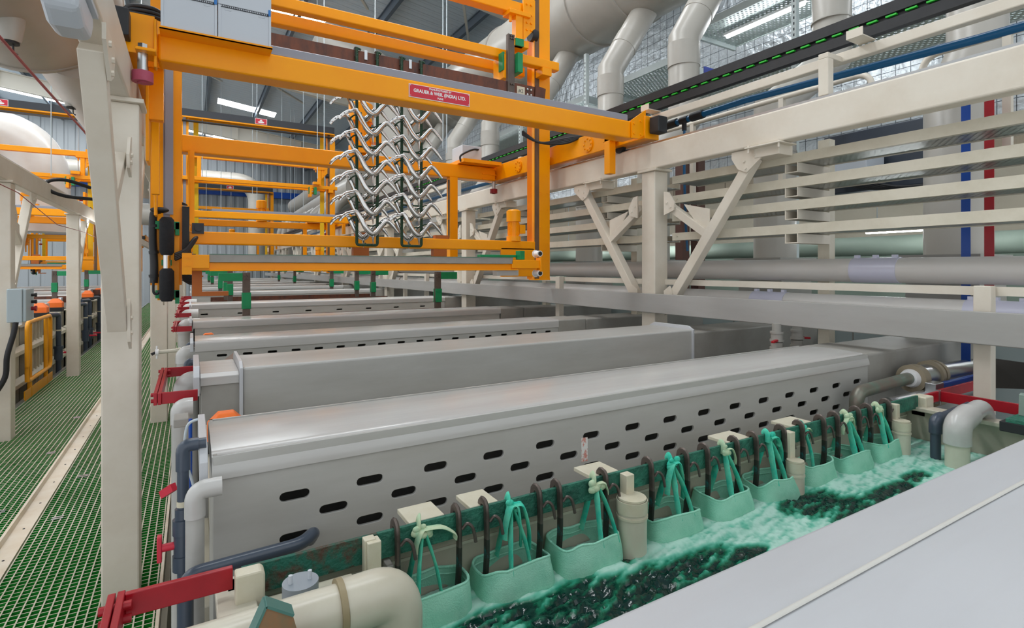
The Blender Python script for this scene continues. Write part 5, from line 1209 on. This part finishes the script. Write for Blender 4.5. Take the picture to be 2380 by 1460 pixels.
# ---------------------------------------------------------------- flight bar on the hoist with its racks of chrome levers
fb2 = thing('flight_bar', (1.5, 4.285, 3.2), 'oxidised brown flight bar held high behind the gantry beam', 'flight bar')
MB().box(0.20, 2.80, 4.279, 4.291, 3.205, 3.325).build('cross_bar', copper, fb2, 0.001)
for x in (0.45, 2.53):
    mb = MB().box(x - 0.035, x - 0.02, 4.26, 4.30, 3.19, 3.76).box(x - 0.02, x + 0.035, 4.262, 4.276, 3.19, 3.76)
    for dx in (-0.005, 0.02):
        for z in (3.22, 3.30, 3.72, 3.745): mb.bolt((x + dx, 4.262, z), (0, -1, 0), 0.011, 0.012)
    mb.build('hanger', brownst, fb2, 0.002)
    MB().box(x + 0.04 if x > 1 else x - 0.2, x + 0.13 if x > 1 else x - 0.04, 4.25, 4.30, 3.665, 3.735).build('guide_arm', green, fb2, 0.003)
tg = MB().box(2.60, 2.685, 4.276, 4.279, 3.215, 3.30).build('tag_plate', nylon, fb2)
text('#2', (2.642, 4.2755, 3.258), 0.05, mat('pencil', rgb(90, 90, 90), 0.6), 'lettering', tg)
mb = MB()
for x in (2.715, 2.755):
    for z in (3.235, 3.285): mb.ball((x, 4.276, z), 0.013, 10, 6)
mb.build('bolt_head', steel, fb2)
MB().prism([(2.79, 3.20), (2.90, 3.19), (2.915, 3.32), (2.80, 3.335)], 'y', 4.262, 4.276).build('end_contact', copper, fb2, 0.002)
def rack(xa, xb, label):
    t = thing('plating_rack', ((xa + xb) / 2, 4.25, 1.78), label, 'rack', 'dark green plating racks')
    for x in (xa, xb):
        MB().tube([(x, 4.25, 1.80), (x, 4.25, 2.4), (x, 4.25, 3.33)], 0.012, 12).build('upright', darkrod, t)
        MB().box(x - 0.012, x + 0.012, 4.262, 4.279, 3.27, 3.34).box(x - 0.012, x + 0.012, 4.262, 4.30, 3.328, 3.345).build('bar_hook', hookm, t, 0.001)
        MB().tube([(x, 4.27, 3.34), (x + 0.02, 4.262, 3.332), (x + 0.035, 4.26, 3.325)], 0.009, 8).build('hook_tail', darkrod, t)
    MB().tube(bend([(xa, 4.25, 1.83), (xa, 4.25, 1.785), (xb, 4.25, 1.785), (xb, 4.25, 1.83)], 0.02, 5), 0.0115, 12).build('bottom_bow', darkrod, t)
    for z in (2.96, 2.56, 2.12): MB().cyl((xa, 4.25, z), (xb, 4.25, z), 0.007, n=10).build('cross_rod', darkrod, t)
    for k in range(7):
        z = 2.93 - 0.158 * k
        MB().tube(smooth_path([(xa - 0.055, 4.27, z - 0.005), (xa - 0.03, 4.24, z + 0.02), (xa, 4.225, z + 0.03), (xa + 0.03, 4.215, z + 0.045)], 4), 0.006, 8).build('contact_arm', darkrod, t)
        MB().tube(smooth_path([(xb, 4.25, z - 0.03), (xb + 0.03, 4.225, z - 0.015), (xb + 0.06, 4.215, z - 0.035)], 4), 0.0055, 8).build('contact_arm', darkrod, t)
        MB().tube(smooth_path([(xb, 4.25, z - 0.19), (xb - 0.03, 4.28, z - 0.20), (xb - 0.07, 4.29, z - 0.195), (xb - 0.09, 4.28, z - 0.18)], 4), 0.0055, 8).build('contact_arm', darkrod, t)
    return t
rack(1.112, 1.276, 'left dark green plating rack loaded with chrome levers')
rack(1.478, 1.648, 'right dark green plating rack loaded with chrome levers')
MB().cyl((1.36, 4.285, 3.345), (1.36, 4.262, 3.345), 0.004)
for i, x in enumerate((1.19, 1.56)):
    tag(MB().box(x - 0.012, x + 0.012, 4.270, 4.278, 3.26, 3.335).build('bar_clip', steel, bevel=0.001), 'small bright clip on the brown flight bar, %s of two' % ('left' if i == 0 else 'right'), 'clip')
def lever(x, y, z, label, flip=1):
    """chrome lever, a flattened W: perforated tail, left shoulder, pointed valley, right shoulder, tapering tip"""
    t = thing('chrome_lever', (x, y, z), label, 'lever', 'chrome levers hung on the racks')
    f = flip
    pts = [(-0.150, 0.165), (-0.128, 0.168), (-0.105, 0.135), (-0.06, 0.050), (-0.022, 0.004), (0.006, -0.008), (0.035, 0.008), (0.075, 0.055), (0.112, 0.094), (0.140, 0.092), (0.175, 0.058), (0.214, 0.010)]
    rr = [0.007, 0.012, 0.018, 0.021, 0.024, 0.026, 0.024, 0.021, 0.0185, 0.017, 0.015, 0.008]
    P = smooth_path([(x + f * a, y - 0.012 * math.sin(i * 0.55), z + b) for i, (a, b) in enumerate(pts)], 5)
    R = []
    for i in range(len(P)):
        u = i / 5.0; k = min(int(u), len(rr) - 2); R.append(rr[k] + (rr[k + 1] - rr[k]) * (u - k))
    mb = MB(); mb.tube(P, R, 14, flat=(0.62, 1.0))
    mb.tube([(x + f * 0.004, y, z), (x + f * 0.006, y, z - 0.03), (x + f * 0.007, y, z - 0.06), (x + f * 0.008, y, z - 0.088)], [0.02, 0.017, 0.009, 0.0025], 12, flat=(1.0, 0.7))
    mb.build('lever_body', chrome, t)
    Q = smooth_path([(x - f * 0.128, y + 0.004, z + 0.166), (x - f * 0.150, y + 0.016, z + 0.160), (x - f * 0.190, y + 0.03, z + 0.148), (x - f * 0.225, y + 0.036, z + 0.118), (x - f * 0.243, y + 0.038, z + 0.090)], 5)
    mb = MB(); mb.tube(Q, [0.010 + 0.004 * math.sin(math.pi * i / 20) for i in range(len(Q))], 12, flat=(0.35, 1.0))
    mb.build('tail', chrome, t)
    h = MB()
    for i in (8, 12, 16): h.ball((Q[i].x, Q[i].y - 0.004, Q[i].z), 0.0042, 8, 6)
    h.build('tail_hole', black, t)
    return t
proto = lever(1.22, 4.205, 2.82, 'chrome lever on the front of the left rack, first row from the top')
for c, (x, w) in enumerate(((1.22, 'left'), (1.603, 'right'))):
    for k in range(7):
        z = 2.822 - 0.1575 * k
        if c or k: copy_tree(proto, (x - 1.22, 0.003 * math.sin(3 * k + c), z - 2.82), 'chrome lever on the front of the %s rack, %s row from the top' % (w, ORD[k]))
back = lever(1.175, 4.315, 2.80, 'chrome lever on the back of the left rack, first row from the top', 1)
for c, (x, w) in enumerate(((1.175, 'left'), (1.553, 'right'))):
    for k in range(7):
        z = 2.80 - 0.1575 * k
        if c or k: copy_tree(back, (x - 1.175, 0, z - 2.80), 'chrome lever on the back of the %s rack, %s row from the top' % (w, ORD[k]))
# ================================================================ THE NEIGHBOURING LINE, left
for i, (y, d, z) in enumerate(((9.2, 0.36, 1.0), (10.35, 0.38, 1.04), (11.6, 0.38, 1.08), (13.0, 0.38, 1.1), (14.6, 0.38, 1.12), (16.4, 0.38, 1.12), (18.4, 0.38, 1.12))):
    t = hood(y, d, z, 'grey hood of the neighbouring line, %s from the front' % ORD[i], x0=-4.7, x1=-1.93, end_plate=False, box=False, group='hoods of the neighbouring line')
    MB().prism([(y - 0.02, z - 0.16), (y - 0.02, z - 0.02), (y + 0.02, z + 0.03), (y + d - 0.02, z + 0.03), (y + d + 0.02, z - 0.02), (y + d + 0.02, z - 0.16)], 'x', -1.925, -1.88).build('end_plate', pp_fg, t, 0.003)
for i, (ya, yb) in enumerate(((6.5, 9.15), (9.6, 10.3), (10.78, 11.55), (12.05, 12.95), (13.45, 14.55), (15.05, 16.3), (16.85, 18.3))):
    t = tank(ya, yb, 'ribbed tank of the neighbouring line, %s from the front' % ORD[i], 0.86, False, -4.7, -1.90)
    mb = MB()
    for z in (-0.3, 0.12, 0.52): mb.prism([(-1.90, z), (-1.83, z), (-1.83, z + 0.05), (-1.90, z + 0.09)], 'y', ya - 0.2, yb + 0.2)
    for k in range(4): mb.box(-1.90, -1.87, ya + (yb - ya) * (k + 0.5) / 4, ya + (yb - ya) * (k + 0.5) / 4 + 0.02, -0.6, 0.86)
    mb.build('side_rib', cpipe, t, 0.003)
for i, (y, z) in enumerate(((10.05, 0.97), (11.1, 0.98), (12.5, 1.0), (14.2, 1.0), (15.7, 1.0))):
    orange_cap(-1.87, y, z, 'orange capped housing of the neighbouring line, %s from the front' % ORD[i], 1.5, 'orange capped housings of the neighbouring line')
for i, (y, zt) in enumerate(((10.9, 0.88), (13.4, 0.9), (13.9, 0.95), (15.2, 0.95))):
    t = thing('rinse_pipe', (-1.80, y, -0.8), 'dark pipe with red handles on the neighbouring line, %s from the front' % ORD[i], 'pipe', 'dark pipes of the neighbouring line')
    MB().tube(bend([(-1.90, y - 0.25, zt), (-1.80, y, zt), (-1.80, y, -0.6)], 0.06, 5), 0.035, 16).build('pipe', dpipe, t)
    MB().cyl((-1.80, y, 0.34), (-1.80, y, 0.16), 0.055, n=16).cyl((-1.80, y, 0.38), (-1.80, y, 0.34), 0.065, n=16).build('valve_body', dpipe, t)
    MB().box(-1.74, -1.62, y - 0.015, y + 0.015, 0.26, 0.29).build('valve_handle', redpl, t, 0.003)
    MB().cyl((-1.80, y, 0.62), (-1.80, y, 0.64), 0.04, n=16).cyl((-1.80, y, -0.1), (-1.80, y, -0.08), 0.04, n=16).build('pipe_band', nylon, t)
fb3 = copy_tree(fb, (-4.5, 5.8, 0.0), 'parked flight bar of the neighbouring line with a green arm and block')
copy_tree(fb, (-4.5, 9.0, 0.0), 'farther parked flight bar of the neighbouring line')
# yellow guard rails
def guard(y0, y1, label, kick=True):
    t = thing('guard_rail', (-1.72, (y0 + y1) / 2, 0), label, 'guard rail', 'yellow guard rails')
    x = -1.72
    MB().tube(bend([(x, y0, 0.22), (x, y0, 0.94), (x, y1, 0.94), (x, y1, 0.22), (x, y0, 0.22), (x, y0, 0.4)], 0.09, 6), 0.024, 14).build('loop', yellow, t)
    MB().tube([(x - 0.02, y0 + 0.22, 0.0), (x - 0.02, y0 + 0.22, 0.92)], 0.024, 12).build('stanchion', yellow, t)
    MB().tube([(x - 0.02, y1 - 0.16, 0.0), (x - 0.02, y1 - 0.16, 0.92)], 0.024, 12).build('stanchion', yellow, t)
    if kick: MB().box(x - 0.012, x + 0.0, y0 - 0.1, y1 + 0.15, 0.0, 0.12).build('kick_plate', yellow, t, 0.003)
    return t
guard(8.63, 9.87, 'yellow tubular guard rail with a kick plate left of the second left-hand post')
guard(4.9, 6.0, 'yellow guard rail cut off by the left edge of the photo')
tag(MB().cyl((-1.74, 7.75, 0.0), (-1.74, 7.75, 0.82), 0.03, n=14).cyl((-1.74, 7.75, 0.8), (-1.95, 7.6, 0.8), 0.028, n=14).build('yellow_post', yellow), 'single yellow tubular post below the grey control box', 'post')
tag(MB().tube(bend([(-0.55, 17.0, 0.0), (-0.55, 17.0, 1.0), (-0.9, 17.0, 1.0), (-0.9, 17.0, 0.0)], 0.06, 5), 0.022, 12).cyl((-0.55, 17.0, 0.5), (-0.9, 17.0, 0.5), 0.02).build('barrier', yellow), 'small yellow barrier across the far end of the walkway', 'barrier')
# control box on the left post
r = thing('control_box', (-1.40, 6.6, 1.10), 'pale grey control box with knobs on the left edge post', 'control box')
MB().box(-1.46, -1.35, 6.60, 6.72, 1.10, 1.41).build('enclosure', elbox, r, 0.008, 3)
MB().box(-1.35, -1.325, 6.61, 6.90, 1.105, 1.405).build('door', elbox, r, 0.006)
MB().box(-1.46, -1.35, 6.72, 6.90, 1.10, 1.41).build('rear_shell', elbox, r, 0.008)
for z, m_, s in ((1.345, black, 1.0), (1.28, black, 1.0), (1.215, red, 1.35)):
    MB().cyl((-1.325, 6.80, z), (-1.30, 6.80, z), 0.014 * s, n=16).cyl((-1.30, 6.80, z), (-1.285, 6.80, z), 0.019 * s, n=16).build('knob', m_, r)
tag(MB().tube(smooth_path([(-1.40, 6.62, 1.10), (-1.41, 6.6, 1.0), (-1.45, 6.58, 0.8), (-1.47, 6.6, 0.6), (-1.56, 6.6, 0.42)], 6), 0.022, 12).build('cable_sleeve', black), 'thick black cable dropping from the grey control box', 'cable')
tag(MB().tube(smooth_path([(-1.15, 8.9, 2.66), (-1.35, 8.6, 2.70), (-1.5, 8.5, 2.66), (-1.5, 8.5, 2.56), (-1.35, 8.6, 2.50), (-1.12, 8.9, 2.51)], 8), 0.022, 12).build('cable_loop', black), 'thick black cable loop sticking out above the left runway beam', 'cable')
MB().box(-2.02, -1.98, 14.7, 15.0, 2.38, 3.25).build('operator_panel', orange, g4, 0.004)
for z, m_ in ((3.1, red), (2.9, black), (2.75, trough_m), (2.55, steel), (2.45, steel)): MB().cyl((-2.02, 14.8, z), (-2.09, 14.8, z), 0.045, n=14).build('button', m_, g4)
# big duct over the left line
r = thing('left_duct', (-1.5, 4, 3.4), 'big grey exhaust duct filling the upper left corner, with spray nozzles', 'duct')
MB().tube([(-1.1, -1.0, 3.72), (-1.1, 5.4, 3.72)], 0.62, 56).build('duct_run', duct, r)
MB().tube([(-0.78, 5.4, 3.50), (-0.78, 14.0, 3.50)], 0.40, 48).build('narrow_run', duct, r)
MB().tube([(-1.1, 5.36, 3.72), (-1.1, 5.41, 3.72)], 0.63, 56).build('seam_flange', duct, r)
for x, y, zt, zb, s in ((-0.955, 4.41, 3.2, 2.99, 1.0), (-1.0, 6.65, 3.36, 3.16, 1.0)):
    nz_ = MB().tube([(x, y, zt + 0.1), (x, y, zt), (x, y, (zt + zb) / 2), (x, y, zb)], [0.072, 0.072, 0.066, 0.05], 28).build('nozzle', duct, r)
    MB().cyl((x, y, zb + 0.004), (x, y, zb - 0.012), 0.042, n=20).tube([(x + 0.01, y, zb), (x + 0.012, y, zb - 0.06), (x + 0.03, y + 0.01, zb - 0.07)], 0.005, 8).build('spray_tip', black, nz_)
r = thing('left_elbow_duct', (-4, 17, 2), 'pale grey elbow duct at the left edge below the black trough', 'duct')
MB().tube(bend([(-9.0, 17.5, 4.9), (-3.2, 17.5, 4.9), (-3.2, 17.5, 2.5)], 1.5, 10), 0.55, 32).build('elbow', wpipe, r)
MB().tube(bend([(-7.0, 24, 2.2), (-4.0, 24, 3.6), (-1.0, 24, 3.6)], 1.0, 8), 0.4, 24).build('branch', duct, r)
